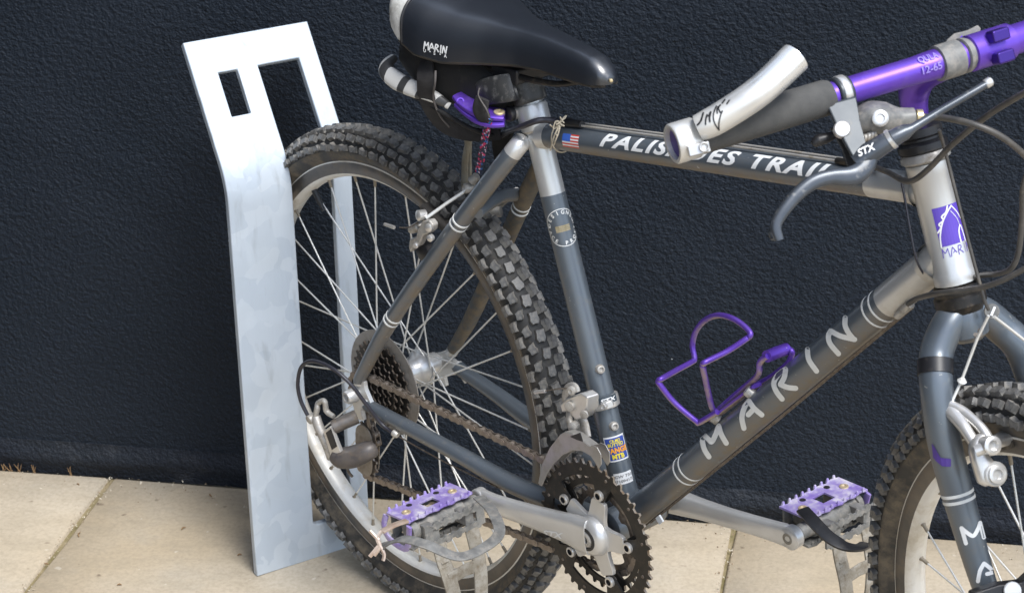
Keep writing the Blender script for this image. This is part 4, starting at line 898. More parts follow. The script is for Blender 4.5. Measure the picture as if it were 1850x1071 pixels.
# rear brake and gear cables along the top of the top tube
tt = nz(T-S); n_up = nz(V(-tt[2], 0, tt[0]))
def ttp(t, lat, up): return S+(T-S)*t+V(0, lat, 0)+n_up*(.0143+up)
mb = MB()
for lat, up in ((-.0035, .0028), (.004, .0030)):
    sweep(mb, [ttp(.10, lat, up), ttp(.5, lat, up+.0006), ttp(.78, lat, up), ttp(.80, lat, up)], [.0013, .0013, .0013, .0013], n=8)
part('cable', mb, m_alloyd(), ROOT, 60)
mb = MB(); sweep(mb, spline([ttp(.80, -.0035, .0028), ttp(.835, -.0045, .0030), dp(1583, 303, 1.86)], 5), [.0034, .0034, .0030], n=12); part('cable_stop', mb, m_blackmetal(), frame)
# housing from the seat cluster round to the rear brake
cable([ttp(.13, -.003, .0045), ttp(.085, -.006, .005), at(985, 217, -.014), at(965, 220, -.022), at(940, 230, -.026), at(918, 238, -.018), at(905, 246, 0)], .0034, CK)
mb = MB(); sweep(mb, [ttp(.100, -.003, .0045), ttp(.145, -.003, .0040)], [.0052, .0040], n=14); part('cable_stop', mb, m_black(), frame)
# gear cable loop behind the rear derailleur
yl_ = -.112
cable([at(716, 786, -.072), at(690, 766, -.076), at(660, 728, -.090), at(632, 692, -.102), at(600, 665, -.110), at(566, 652, -.114), at(545, 662, -.116), at(538, 692, -.117), at(543, 722, -.116), at(556, 750, -.113), at(563, 760, -.111)], .0026, CK)
mb = MB(); lathe(mb, at(710, 780, -.073), nz(at(724, 790, -.071)-at(710, 780, -.073)), [(.0034, 0), (.0046, .001), (.0046, .007), (.0034, .0085)], 14); part('cable_stop', mb, m_alloyd(), frame)
cable([at(722, 789, -.071), at(800, 832, -.066), at(900, 880, -.055), at(985, 918, -.035)], .0009, m_rust())
dcb = [V(0, 0, -.012)]; dd_ = nz(DJ); dn_ = nz(V(dd_[2], 0, -dd_[0]))
mb = MB()
for lat in (-.004, .004): sweep(mb, [dd_*.02+dn_*.0185+V(0, lat, 0), dd_*.3+dn_*.0200+V(0, lat, 0), dd_*.54+dn_*.0185+V(0, lat, 0)], .0010, n=6)
part('cable', mb, m_rust(), ROOT, 60)
mb = MB(); sweep(mb, [dd_*.53+dn_*.0175+V(0, -.010, 0), dd_*.555+dn_*.0175+V(0, -.012, 0)], [.0036, .0042], n=12); part('cable_stop', mb, m_alloyd(), frame)
mb = MB(); c = at(1195, 938, -.012); box(mb, at(1192, 938, -.014), (dd_, V(0, 1, 0), dn_), (.0042, .0012, .0042)); part('sticker', mb, m_white(), frame)

# ------------------------------------------------------------------ brakes
rb = MB(); qx = lambda x, y_, yy=-.064: at(700+x/7.65, 340+y_/7.65, yy)
plate(rb, [qx(x, y_) for x, y_ in ((520, 440), (615, 422), (668, 495), (655, 570), (600, 620), (535, 640), (505, 720), (470, 795), (395, 765), (440, 640), (465, 540))], (0, 1, 0), .010)
plate(rb, [qx(x, y_, -.060) for x, y_ in ((340, 690), (425, 655), (415, 765), (345, 885), (322, 800))], (0, 1, 0), .008)
cyl(rb, qx(320, 580, -.062), qx(455, 520, -.062), .0048, .0066, 16); cyl(rb, qx(470, 470), qx(480, 520), .0052, .0060, 14)
rear_brake = part('cantilever_brake', rb, m_alloyd(), ROOT, 45, bevel=.0022, label='rear cantilever brake arm beside the right seat stay')
mb = MB(); lathe(mb, qx(455, 375, -.066), nz(V(-.2, -1, .1)), [(.0064, -.006), (.0064, .003), (.0050, .0042), (0, .0046)], 18); part('brake_bolt', mb, m_white_alloy(), rear_brake)
for x, y_, r_q in ((395, 790, .0036), (572, 545, .0050), (592, 690, .0042)): mb = MB(); lathe(mb, qx(x, y_, -.070), nz(V(.3, -1, 0)), [(r_q, -.003), (r_q, .0015), (r_q*.7, .0025), (0, .0025)], 14); part('brake_nut', mb, m_white_alloy(), rear_brake)
mb = MB(); sweep(mb, [at(768, 372, -.026), at(782, 386, -.026), at(812, 414, -.026), at(828, 430, -.026)], [.0050, .0060, .0060, .0045], [.0075]*4, up=Y, n=14, p=3.5); part('brake_pad', mb, mat('grey_brake_rubber', (.065, .058, .052), .7, 0, (.10, .085, .07), 60), rear_brake)
mb = MB(); lathe(mb, at(775, 452, -.050), Y*-1, [(.012, 0), (.012, .010), (.009, .012)], 20); part('spring_housing', mb, m_black(), rear_brake)
mb = MB(); sweep(mb, [at(770, 394, -.064), at(806, 368, -.045), at(842, 344, -.024)], .0021, n=10); part('link_wire', mb, m_spoke(), rear_brake)
mb = MB(); sweep(mb, spline([at(755, 402, -.068), at(738, 411, -.070), at(722, 411, -.071)], 5), .0009, n=6); part('cable_tail', mb, m_rust(), rear_brake)
mb = MB(); cyl(mb, at(712, 411, -.071), at(695, 405, -.0715), .0024, .0020, 10); part('cable_end_cap', mb, m_white_alloy(), rear_brake)
mb = MB(); lathe(mb, at(846, 340, -.022), nz(V(-.2, -1, .1)), [(.006, -.007), (.006, .004), (.004, .006), (.003, .003), (0, .003)], 16); cyl(mb, at(852, 328, -.020), at(862, 318, -.016), .0055, .0048, 12); part('straddle_carrier', mb, m_alloyd(), rear_brake)
mb = MB(); sweep(mb, spline([at(895, 372, .052), at(912, 356, .052), at(926, 350, .052)], 5), [.007, .0075, .005], n=14); sweep(mb, [at(868, 386, .03), at(905, 382, .044)], [.0055, .0065], n=12, p=3); cyl(mb, at(922, 351, .048), at(934, 344, .048), .0045, .004, 12); part('brake_arm', mb, m_alloyd(), rear_brake)
# reflector bracket hanging behind the seat cluster
mb = MB(); yb2 = .004
sweep(mb, spline([at(832, 238, yb2), at(842, 246, yb2), at(846, 262, yb2), at(842, 290, yb2), at(841, 318, yb2), at(840, 345, yb2)], 6), [.004, .0055, .0052, .0060, .0066, .0060], [.0022], up=Y, n=10, p=4)
sweep(mb, [at(851, 243, yb2), at(850, 280, yb2), at(851, 335, yb2)], [.0016, .0016, .0016], n=8)
part('cable_hanger', mb, mat('tarnished_alloy_strip', (.38, .36, .30), .5, .4, (.28, .24, .17), 60, (.16, .12, .07), .6, 80, dcut=.5), ROOT, 45)
# front cantilever on the right blade
LB = lambda dn, f: SF(-.062, f, dn)
cB = onplane(1798, 855, SF(-.062, .030, .26), FW); fdep = depth_of(cB)-.032
def fb(u, v, k=0.): return dp(u, v, fdep+k)
fbm = MB()
sweep(fbm, spline([fb(1711, 735, .030), fb(1722, 745, .024), fb(1742, 772, .012), fb(1760, 800, .004)], 6), [.0055, .0072, .0055, .0050], [.0055, .006, .006, .0055], up=CAM_D, n=14, p=2.6)
sweep(fbm, spline([fb(1716, 731, .028), fb(1740, 744, .020), fb(1768, 768, .008), fb(1784, 790, .002), fb(1790, 812, .0)], 6), [.0045, .0050, .0045, .0048, .0055], [.0055], up=CAM_D, n=14, p=2.6)
sweep(fbm, spline([fb(1776, 792, .002), fb(1768, 806, .0), fb(1768, 822, .0), fb(1776, 840, .0), fb(1786, 858, .0), fb(1793, 866, .0)], 6), [.0068, .0085, .0078, .0095, .0118, .0080], [.0085], up=CAM_D, n=18, p=2.8)
front_brake = part('cantilever_brake', fbm, m_white_alloy(), ROOT, 45, label='front cantilever brake arm on the right fork blade')
mb = MB(); lathe(mb, fb(1799, 856, -.006), nz(-CAM_D+CAM_R*.25), [(.0112, -.008), (.0112, .0), (.0100, .0012), (.0084, .0012), (.0080, .0040), (.0060, .0046), (.0046, .0046), (.004, .002), (0, .002)], 26); part('pivot_bolt', mb, m_alloy(), front_brake)
mb = MB(); cyl(mb, fb(1762, 815, -.010), fb(1786, 806, -.012), .0052, .0060, 16); lathe(mb, fb(1790, 804, -.014), nz(-CAM_D+CAM_R*.3), [(.0078, -.010), (.0084, -.004), (.0084, .004), (.0070, .005), (.0046, .005), (.004, .001), (0, .001)], 22); cyl(mb, fb(1792, 800, .004), fb(1818, 790, .020), .0058, .0075, 16); part('pad_clamp', mb, m_white_alloy(), front_brake)
mb = MB(); sweep(mb, [fb(1815, 800, .020), fb(1838, 790, .030), fb(1860, 784, .038)], [.006, .0075, .007], [.0085], up=CAM_D, n=14, p=3.4); part('brake_pad', mb, m_rubber(), front_brake)
mb = MB(); hx = dp(1793, 562, depth_of(SF(0, .035, .118)))
lathe(mb, hx+CAM_D*.004, nz(-CAM_D*.9+V(0, -.2, 0)), [(.0060, -.004), (.0068, .0), (.0068, .0045), (.0062, .0052), (0, .0052)], 26); part('cable_clamp_disc', mb, m_cagegrey(), front_brake)
mb = MB(); cc = hx-CAM_D*.0018; box(mb, cc, (nz(CAM_U+CAM_R*.42), nz(CAM_R-CAM_U*.42), CAM_D), (.0042, .0011, .0006)); part('slot_line', mb, m_white(), front_brake)
mb = MB(); sweep(mb, [dp(1786, 570, 1.785), dp(1766, 610, 1.80), dp(1736, 690, fdep+.026), dp(1716, 733, fdep+.026)], .0014, n=8); lathe(mb, dp(1738, 688, fdep+.024), nz(V(-.3, 0, -1)), [(.002, -.003), (.0045, 0), (.002, .004)], 10)
part('link_wire', mb, m_spoke(), front_brake)
mb = MB(); sweep(mb, [dp(1796, 572, 1.785), dp(1840, 606, 1.82), dp(1900, 655, 1.86)], .0014, n=8); part('link_wire', mb, m_spoke(), front_brake)
mb = MB(); lathe(mb, dp(1766, 601, depth_of(SF(0, .019, .13))), nz(-CAM_D), [(.0045, -.003), (.0045, .001), (.0025, .0012), (0, .0005)], 14); part('crown_bolt', mb, m_rust(), front_brake)
# dark lamp-like block by the front hub at the frame's edge
mb = MB(); dq = depth_of(SF(-.07, .05, .40))
plate(mb, [dp(1752, 1068, dq), dp(1800, 1052, dq), dp(1840, 1048, dq), dp(1862, 1028, dq), dp(1900, 1030, dq), dp(1900, 1110, dq), dp(1760, 1110, dq)], CAM_D, .02)
part('computer_sensor', mb, m_black(), fork, bevel=.002, label='black sensor block strapped low on the right fork blade')
mb = MB(); lathe(mb, dp(1829, 1066, dq-.012), nz(-CAM_D), [(.008, 0), (.0075, .002), (.005, .003), (0, .003)], 20); part('sensor_button', mb, m_white(), fork)

# ------------------------------------------------------------------ seat post, saddle, lever
mb = MB(); lathe(mb, STT*.455, STT, [(.0136, 0), (.0136, .020), (.0136, .072)], 28); sp0 = part('seat_post', mb, m_alloy(), ROOT)
mb = MB(); lathe(mb, STT*.462, STT, [(.0141, -.012), (.0172, -.009), (.0178, 0), (.0178, .016), (.0165, .019), (.0137, .0195)], 30); part('seat_collar', mb, m_silver(), frame)
mb = MB(); lathe(mb, STT*.482, STT, [(.0138, 0), (.0146, .0008), (.0146, .008), (.0138, .009)], 28); part('shim_ring', mb, m_alloy(), sp0)
SZ = .532                                       # height of the saddle's skirt line at the seat post
def sect(x):
    # x along the saddle: 0 nose .. 1 tail -> half width, top height, skirt height, flatness
    w = np.interp(x, [0, .02, .06, .14, .28, .42, .55, .68, .80, .90, .97, 1], [.006, .0130, .0175, .0195, .0225, .0290, .0430, .0620, .0745, .0765, .072, .060])
    top = np.interp(x, [0, .02, .06, .14, .30, .50, .70, .85, 1], [.518, .5265, .5360, .5420, .5490, .5550, .5660, .578, .588])
    low = np.interp(x, [0, .02, .06, .14, .30, .42, .55, .70, .82, .92, 1], [.5105, .5105, .5095, .5100, .5135, .5135, .5110, .5085, .514, .528, .547])
    return w, top, low
def sadpt(x, a):                                # a from -1 (near skirt) over the top to 1 (far skirt)
    w, top, low = sect(x); X = -.0085-.292*x
    s = math.sin(a*math.pi/2); c = math.cos(a*math.pi/2)
    y = math.copysign(abs(s)**(.80), s)*w; z = low+(top-low)*max(0, c)**(.62)
    return V(X, y, z)
sd = MB(); NXs, NA = 46, 29; xs = [0, .005, .012, .02]+list(np.linspace(.035, 1, NXs-4)); aa = np.linspace(-1, 1, NA)
vs = [sadpt(x, a) for x in xs for a in aa]; fs = [(i*NA+j, i*NA+j+1, (i+1)*NA+j+1, (i+1)*NA+j) for i in range(NXs-1) for j in range(NA-1)]
mi = [1 if xs[i] > .875 else 0 for i in range(NXs-1) for j in range(NA-1)]
fs.append(tuple(range(NA))); mi.append(0); fs.append(tuple((NXs-1)*NA+j for j in range(NA))); mi.append(1)
for i in range(NXs-1): fs.append((i*NA, (i+1)*NA, (i+1)*NA+NA-1, i*NA+NA-1)); mi.append(0)
sd.add(vs, fs, mi)
saddle = part('saddle', sd, [m_saddle(), mat('worn_white_vinyl', (.46, .46, .43), .6, 0, (.62, .61, .58), 60, (.2, .18, .15), .6, 90, bump=.0006, bscale=300, dcut=.5)], ROOT, 60)
mb = MB()
for a in (-1.0, 1.0):
    pass
sweep(mb, spline([sadpt(.88, a)+V(0, 0, .0008) for a in np.linspace(-1, 1, 15)], 3), .0018, n=8); part('piping', mb, m_black(), saddle)
mb = MB(); sweep(mb, [sadpt(x, -1)+V(0, .002, -.001) for x in np.linspace(.01, .9, 24)], [.0022], n=8); sweep(mb, [sadpt(x, 1)+V(0, -.002, -.001) for x in np.linspace(.01, .9, 24)], [.0022], n=8); part('skirt_edge', mb, mat('brown_plastic_shell', (.018, .016, .014), .6, 0, (.035, .028, .02), 60), saddle)
mb = MB()
lathe(mb, at(1104, 146, -.004), nz(V(1, -.5, .2)), [(.0020, -.003), (.0018, .001), (0, .0015)], 12); part('nose_tack', mb, mat('brassy_screw', (.55, .44, .25), .4, .5), saddle)
mb = MB()
for sg in (-1, 1): sweep(mb, spline([V(-.045, .008*sg, .508), V(-.085, .016*sg, .4985), V(-.15, .022*sg, .4975), V(-.20, .024*sg, .500), V(-.262, .034*sg, .526)], 8), .0035, n=10)
part('saddle_rail', mb, m_blackmetal(), saddle)
mb = MB(); lathe(mb, STT*.515, STT, [(.0150, -.028), (.0175, -.024), (.0180, -.004), (.0160, 0)], 26); box(mb, V(-.153, 0, .497), (V(1, 0, 0), Y, V(0, 0, 1)), (.022, .026, .0085)); part('seat_clamp', mb, m_black(), sp0, bevel=.003)
# purple drilled quick release lever
ql_ = MB(); yq = -.030; qd = depth_of(at(905, 205, yq))
def qp(u, v, k=0.): return dp(u, v, qd+k)
nQ = nz(-CAM_D*.55+CAM_U*.75)
def bar_(mb, pts, hw, th): sweep(mb, spline(pts, 6), hw, th, up=nQ, n=14, p=4)
bar_(ql_, [qp(826, 172, .02), qp(842, 186, .014), qp(866, 200, .006), qp(890, 206, 0), qp(912, 208, -.002)], [.0075, .0100, .0110, .0115, .0105], [.0030, .0034, .0036, .0032, .0030])
bar_(ql_, [qp(828, 186, .02), qp(846, 200, .014), qp(868, 214, .006), qp(890, 220, 0), qp(912, 219, -.002)], [.0070, .0088, .0100, .0105, .0100], [.0028, .0030, .0034, .0030, .0028])
sweep(ql_, [qp(868, 200, .006), qp(869, 214, .007)], [.009, .009], [.006, .006], n=12, p=3)
qrl = part('quick_release_lever', ql_, m_purple(), ROOT, 40, label='purple drilled quick release lever at the seat collar')
mb = MB()
for (u, v) in ((832, 184), (842, 193), (853, 200), (862, 207)): lathe(mb, qp(u, v, .0125), nz(-CAM_D+CAM_U*.1), [(.0030, -.002), (.0042, .001), (.0042, .0025), (.0028, .0025), (.0028, -.001), (0, -.001)], 14)
part('lever_ring', mb, m_purple(), qrl)
mb = MB(); lathe(mb, qp(902, 203.5, -.004), nQ, [(.0062, -.003), (.0062, .0012), (.0046, .0022), (.0032, .0022), (.0026, .0005), (0, .0005)], 18); cyl(mb, qp(900, 214, .0), qp(908, 213, .0), .004, .004, 12); part('pivot_bolt', mb, mat('brassy_screw', (.55, .44, .25), .4, .5), qrl)
mb = MB(); lathe(mb, qp(916, 207, .0), nz(qp(934, 204, .006)-qp(916, 207, 0)), [(.0060, 0), (.0085, .001), (.0085, .006), (.0070, .008), (.0070, .014)], 20, [1, 1, 1, 0]); part('stud_nut', mb, [m_alloyd(), m_black()], qrl)

# ------------------------------------------------------------------ bottle cage: one bent purple rod on two bolts
def dt(t, lat, up): return DJ*t+V(0, lat, 0)+dn_*(-.0170-up)
cg = MB()
cage_up = lambda u, v, y: at(u, v, y)
px = lambda x, y_: (1160+x/4.119, 540+y_/4.119)
C = lambda x, y_, yy: at(*px(x, y_), yy)
loop = [C(560, 840, -.010), C(430, 915, -.012), C(400, 905, -.014), C(240, 770, -.024), C(135, 640, -.032), C(122, 608, -.032), C(150, 590, -.029), C(260, 528, .0), C(370, 468, .028), C(390, 440, .033), C(375, 340, .036), C(400, 240, .037), C(465, 160, .037), C(560, 122, .036), C(660, 140, .036), C(745, 190, .037), C(800, 245, .036), C(802, 275, .034), C(770, 300, .030), C(640, 385, .0), C(480, 465, -.029), C(452, 485, -.031), C(455, 520, -.030), C(480, 640, -.020), C(515, 790, -.008), C(535, 830, -.004)]
sweep(cg, spline(loop, 6), .0032, n=14)
bottle_cage = part('bottle_cage', cg, m_purplem(), ROOT, 60)
mb = MB(); loop = [C(540, 850, .006), C(640, 760, .006), C(780, 640, .004), C(845, 585, -.004), C(872, 540, -.012), C(875, 480, -.014), C(905, 440, -.015), C(935, 425, -.015)]
sweep(mb, spline(loop, 6), .0032, n=14); loop = [C(1075, 372, .014), C(1110, 385, .014), C(1112, 420, .014), C(1080, 485, .012), C(960, 580, .010), C(800, 670, .010), C(660, 780, .010), C(560, 850, .008)]
sweep(mb, spline(loop, 6), .0032, n=14); part('front_loop', mb, m_purplem(), bottle_cage, 60)
mb = MB(); sweep(mb, [C(928, 428, -.015), C(1000, 398, 0), C(1080, 370, .0142)], [.0062, .0064, .0062], n=16); part('rubber_sleeve', mb, m_purple(), bottle_cage)
mb = MB(); a_, b2 = C(540, 880, 0), C(830, 660, 0); da = nz(b2-a_); sweep(mb, [a_-da*.004, a_+da*.01, b2-da*.01, b2+da*.006], [.0065, .0090, .0090, .0070], [.0022], up=dn_, n=12, p=4); part('mount_strip', mb, m_purplem(), bottle_cage)
for (x, y_) in ((545, 885), (795, 690)):
    mb = MB(); c = C(x, y_, -.006); lathe(mb, c, nz(-dn_+V(0, -.5, 0)), [(.0060, -.004), (.0060, .002), (.0050, .0036), (.0028, .0036), (.0024, .0015), (0, .0015)], 16); part('mount_screw', mb, m_alloyd(), bottle_cage)

# ------------------------------------------------------------------ lettering and stickers, each wrapped on its tube
def wrapped(name, polys, a, b, r, mats, parent, lift=.00035, mis=None):
    """polys: lists of 3D triangles/quads given as (s along the tube, angle) pairs"""
    d = nz(b-a); e1 = nz(np.cross(V(0, 1, 0), d)); e2 = np.cross(d, e1); mb = MB()
    for i, pl in enumerate(polys):
        vs = [a+d*s+(e1*math.cos(t)+e2*math.sin(t))*(r+lift) for s, t in pl]; mb.add(vs, [tuple(range(len(vs)))], 0 if mis is None else mis[i])
    return part(name, mb, mats, parent, 60)
def hit(u, v, a, b, r):                         # pixel's ray on a tube -> (s, angle)
    d = nz(b-a); e1 = nz(np.cross(V(0, 1, 0), d)); e2 = np.cross(d, e1); w = nz(ray(u, v)); o = CAM_C-a
    wp = w-d*(w@d); op = o-d*(o@d); A_ = wp@wp; B_ = 2*wp@op; C_ = op@op-r*r; disc = max(0, B_*B_-4*A_*C_)
    t = (-B_-math.sqrt(disc))/(2*A_); P = o+w*t; q = P-d*(P@d)
    cc_ = o-d*(o@d)+a*0; th0 = math.atan2(cc_@e2, cc_@e1); an = math.atan2(q@e2, q@e1); return float(P@d), th0+(an-th0+math.pi) % (2*math.pi)-math.pi
def stroke(pts, w, n=5, round_=True):           # a brush stroke as quads in the plane
    P = [np.array(p, float) for p in pts]
    if len(P) > 2: P = [np.array(p[:2]) for p in spline([V(*p, 0) for p in P], n)]
    else: P = [P[0]+(P[1]-P[0])*t for t in np.linspace(0, 1, n+1)]
    out = []; T_ = [(P[min(i+1, len(P)-1)]-P[max(i-1, 0)]) for i in range(len(P))]; T_ = [t/np.linalg.norm(t) for t in T_]; N_ = [np.array([-t[1], t[0]]) for t in T_]
    for i in range(len(P)-1): out.append([P[i]+N_[i]*w, P[i]-N_[i]*w, P[i+1]-N_[i+1]*w, P[i+1]+N_[i+1]*w])
    if round_:
        for e, sg in ((0, -1), (-1, 1)):
            out.append([P[e]+w*(math.cos(q)*N_[e]+sg*math.sin(q)*T_[e]) for q in np.linspace(0, math.pi, 7)])
    return out
GL = {'M': [[(.04, 0), (.12, .97)], [(.12, .97), (.30, .62), (.46, .50), (.62, .66), (.86, .97)], [(.86, .97), (.97, .0)]],
      'A': [[(.06, .0), (.22, .55), (.45, .97)], [(.45, .97), (.66, .66), (.90, .30)], [(.44, .36), (.72, .52)]],
      'R': [[(.10, .0), (.12, .5), (.22, .97)], [(.22, .97), (.62, .90), (.66, .68), (.30, .48)], [(.30, .48), (.58, .30), (.86, .05)]],
      'I': [[(.5, 0), (.5, .97)]],
      'N': [[(.08, 0), (.20, .97)], [(.20, .97), (.48, .5), (.80, .05)], [(.80, .05), (.92, .98)]]}
def glyphs(word, w, n=4):
    return [[q for st_ in GL[c] for q in stroke(st_, w, n)] for c in word]
# big pale letters up the down tube
ZERO = V(0, 0, 0)
def pix_letters(strokes, conv, w, a, b, r, m_, parent, nm='letter'):
    for ch in strokes:
        polys = []
        for st_ in ch:
            for q in stroke([conv(*p) for p in st_], w, 7): polys.append([hit(u, v, a, b, r) for u, v in q])
        wrapped(nm, polys, a, b, r, m_, parent, .0004)
DTL = [[[(152, 905), (128, 865), (118, 820), (130, 795)], [(130, 795), (150, 812), (168, 825), (190, 785), (205, 742)], [(205, 742), (220, 788), (245, 832)]],
       [[(340, 752), (330, 695), (345, 640), (368, 608)], [(368, 608), (395, 645), (436, 680)], [(364, 680), (376, 668), (388, 655)]],
       [[(545, 595), (515, 555), (502, 510), (530, 460), (565, 438)], [(565, 438), (558, 480), (537, 518)], [(537, 518), (575, 533), (618, 537)]],
       [[(683, 332), (690, 385), (730, 445)]],
       [[(848, 352), (805, 300), (795, 260), (808, 232)], [(808, 232), (860, 258), (935, 275)], [(886, 162), (885, 200), (900, 235), (925, 268)]]]
pix_letters(DTL, lambda x, y_: (1230+x/2.976, 520+y_/2.976), 4.7, ZERO, DJ, .0170, m_decal(), frame)
# name along the top tube, bold slanted capitals from the built-in font
def textpolys(txt, size, shear=.3, offset=.02, spacing=1.0, maxlen=.003):
    cu = bpy.data.curves.new('t', 'FONT'); cu.body = txt; cu.size = size; cu.shear = shear; cu.offset = offset*size; cu.space_character = spacing; cu.resolution_u = 3
    o = bpy.data.objects.new('t', cu); COL.objects.link(o); dg = bpy.context.evaluated_depsgraph_get(); me = bpy.data.meshes.new_from_object(o.evaluated_get(dg))
    bm = bmesh.new(); bm.from_mesh(me); bmesh.ops.triangulate(bm, faces=bm.faces)
    for _ in range(3):
        ed = [e for e in bm.edges if e.calc_length() > maxlen]
        if not ed: break
        bmesh.ops.subdivide_edges(bm, edges=ed, cuts=1); bmesh.ops.triangulate(bm, faces=bm.faces)
    out = [[(v.co.x, v.co.y) for v in f.verts] for f in bm.faces]; bm.free(); bpy.data.objects.remove(o); bpy.data.meshes.remove(me); bpy.data.curves.remove(cu)
    xs_ = [p[0] for q in out for p in q]; return out, min(xs_), max(xs_)
def tubeletters(txt, size, a, b, r, s_start, s_end, amid, up, m, parent, shear=.3, offset=.02, lift=.00035, spacing=1.05):
    pl, x0_, x1_ = textpolys(txt, size, shear, offset, spacing); k = (s_end-s_start)/(x1_-x0_); h = size*.35
    # gather the faces of each letter
    key = {}; par = list(range(len(pl)))
    def fd_(i):
        while par[i] != i: par[i] = par[par[i]]; i = par[i]
        return i
    for i, q in enumerate(pl):
        for p in q:
            kk = (round(p[0], 6), round(p[1], 6))
            if kk in key: par[fd_(i)] = fd_(key[kk])
            else: key[kk] = i
    grp = {}
    for i in range(len(pl)): grp.setdefault(fd_(i), []).append(pl[i])
    for g_ in grp.values(): wrapped('letter', [[(s_start+(x-x0_)*k, amid+up*(y-h)/r) for x, y in q] for q in g_], a, b, r, m, parent, lift)
def tubetext(name, txt, size, a, b, r, s_start, s_end, amid, up, m, parent, shear=.3, offset=.02, lift=.00035, spacing=1.05):
    pl, x0_, x1_ = textpolys(txt, size, shear, offset, spacing); k = (s_end-s_start)/(x1_-x0_); h = size*.35
    return wrapped(name, [[(s_start+(x-x0_)*k, amid+up*(y-h)/r) for x, y in q] for q in pl], a, b, r, m, parent, lift)
sa, aa_ = hit(1085, 251, S, T, .0143); sb, ab_ = hit(1502, 310, S, T, .0143)
hiT = hit(1240, 262, S, T, .0143)[1]; loT = hit(1240, 290, S, T, .0143)[1]; upT = 1 if hiT > loT else -1
tubeletters('PALISADES TRAIL', .0205, S, T, .0143, sa, sb, aa_+0*ab_, upT, m_white(), frame, .32, .035, spacing=1.22)
# flag on the top tube
f0, fa0 = hit(1018, 241, S, T, .0143); f1, _ = hit(1047, 246, S, T, .0143); _, fa1 = hit(1022, 265, S, T, .0143)
polys, mis = [], []
for i in range(9):
    for k in range(4):
        t0_, t1_ = fa0+(fa1-fa0)*i/9, fa0+(fa1-fa0)*(i+1)/9; x0_, x1_ = f0+(f1-f0)*k/4, f0+(f1-f0)*(k+1)/4
        polys.append([(x0_, t0_), (x1_, t0_), (x1_, t1_), (x0_, t1_)]); mis.append(2 if (i < 5 and k < 2) else i % 2)
wrapped('flag_sticker', polys, S, T, .0143, [mat('red_print', (.62, .06, .04), .4), m_white(), mat('blue_print', (.05, .14, .55), .4)], frame, mis=mis)
# round badge on the seat tube
bs, ba = hit(1018, 411, ZERO, top, .0142); RR = .0212
def disc(rad0, rad1, a0=0, a1=360, n=40): return [[(bs+q*math.sin(t), ba-q*math.cos(t)/.0142) for q, t in ((rad0, u0), (rad1, u0), (rad1, u1), (rad0, u1))] for u0, u1 in zip(np.radians(np.linspace(a0, a1, n+1))[:-1], np.radians(np.linspace(a0, a1, n+1))[1:])]
wrapped('badge_ring', disc(RR-.0009, RR), ZERO, top, .0142, m_decal(), frame)
h1 = hit(1010, 411, ZERO, top, .0142)[1]; upS = 1 if h1 > ba else -1   # +angle to the picture's left or right
def badge_text(txt, rad, a_mid, size, flip):
    out = []; stp = size*1.02/rad
    for k, ch in enumerate(txt):
        if ch == ' ': continue
        pl, x0_, x1_ = textpolys(ch, size, 0, .03); phi = a_mid+(k-(len(txt)-1)/2)*stp*(1 if not flip else -1)
        for q in pl:
            pp = []
            for x, y in q:
                X = x-(x0_+x1_)/2; Yv = y-size*.35
                rr_ = rad+(Yv if not flip else -Yv); ph = phi+(X/rad if not flip else -X/rad)
                pp.append((bs+rr_*math.cos(ph), ba-upS*rr_*math.sin(ph)/.0142))
            out.append(pp)
    return out
wrapped('badge_lettering', badge_text('DESIGNED', .0172, 0, .0062, False)+badge_text('RACE PROVEN', .0172, math.pi, .0058, True), ZERO, top, .0142, m_decal(), frame)['kind'] = 'stuff'
bx = []
for j in range(4):
    for k in range(4): x0_, x1_ = -.0045+.0018*j, -.0045+.0018*(j+1)-.0002; t0_, t1_ = -.009+.0042*k, -.009+.0042*(k+1); bx.append([(bs+x0_, ba+t0_/.0142), (bs+x1_, ba+t0_/.0142), (bs+x1_, ba+t1_/.0142), (bs+x0_, ba+t1_/.0142)])
wrapped('badge_emblem', bx, ZERO, top, .0142, mat('bronze_print', (.30, .25, .14), .5, .2, (.42, .36, .24), 300), frame)
# blue tubing sticker and the white frame label
def patch(u0, v0, u1, v1, a, b, r, nx=6, ny=8):
    sA, tA = hit(u0, v0, a, b, r); sB, tB = hit(u1, v1, a, b, r)
    return sA, tA, sB, tB
def rect(sA, tA, sB, tB, ns=4, nt=10): return [[(sA+(sB-sA)*i/ns, tA+(tB-tA)*j/nt), (sA+(sB-sA)*(i+1)/ns, tA+(tB-tA)*j/nt), (sA+(sB-sA)*(i+1)/ns, tA+(tB-tA)*(j+1)/nt), (sA+(sB-sA)*i/ns, tA+(tB-tA)*(j+1)/nt)] for i in range(ns) for j in range(nt)]
sU, tL = hit(1090, 792, ZERO, top, .0146); sD, tR = hit(1130, 827, ZERO, top, .0146); sU2 = hit(1112, 785, ZERO, top, .0146)[0]
tR = tL+(tR-tL)*1.25
wrapped('tubing_sticker_border', rect(sU+.0008, tL, sD-.0008, tR), ZERO, top, .0145, m_white(), frame, .0003)
wrapped('tubing_sticker', rect(sU-.0010, tL+(tR-tL)*.05, sD+.0010, tL+(tR-tL)*.95), ZERO, top, .0145, mat('blue_sticker', (.035, .075, .33), .35), frame, .0005)
def seat_text(txt, size, s_, tm, m_, wid_=None, offset=.03):
    pl, x0_, x1_ = textpolys(txt, size, 0, offset); W_ = x1_-x0_; k = (wid_/W_) if wid_ else 1; sg = 1 if tR > tL else -1
    q_ = wrapped('sticker_lettering', [[(s_+(y-size*.35), tm+sg*((x-(x0_+x1_)/2)*k)/.0146) for x, y in q] for q in pl], ZERO, top, .0145, m_, frame, .0008); q_['kind'] = 'stuff'; return q_
tm = (tL+tR)/2; hS = sU-sD
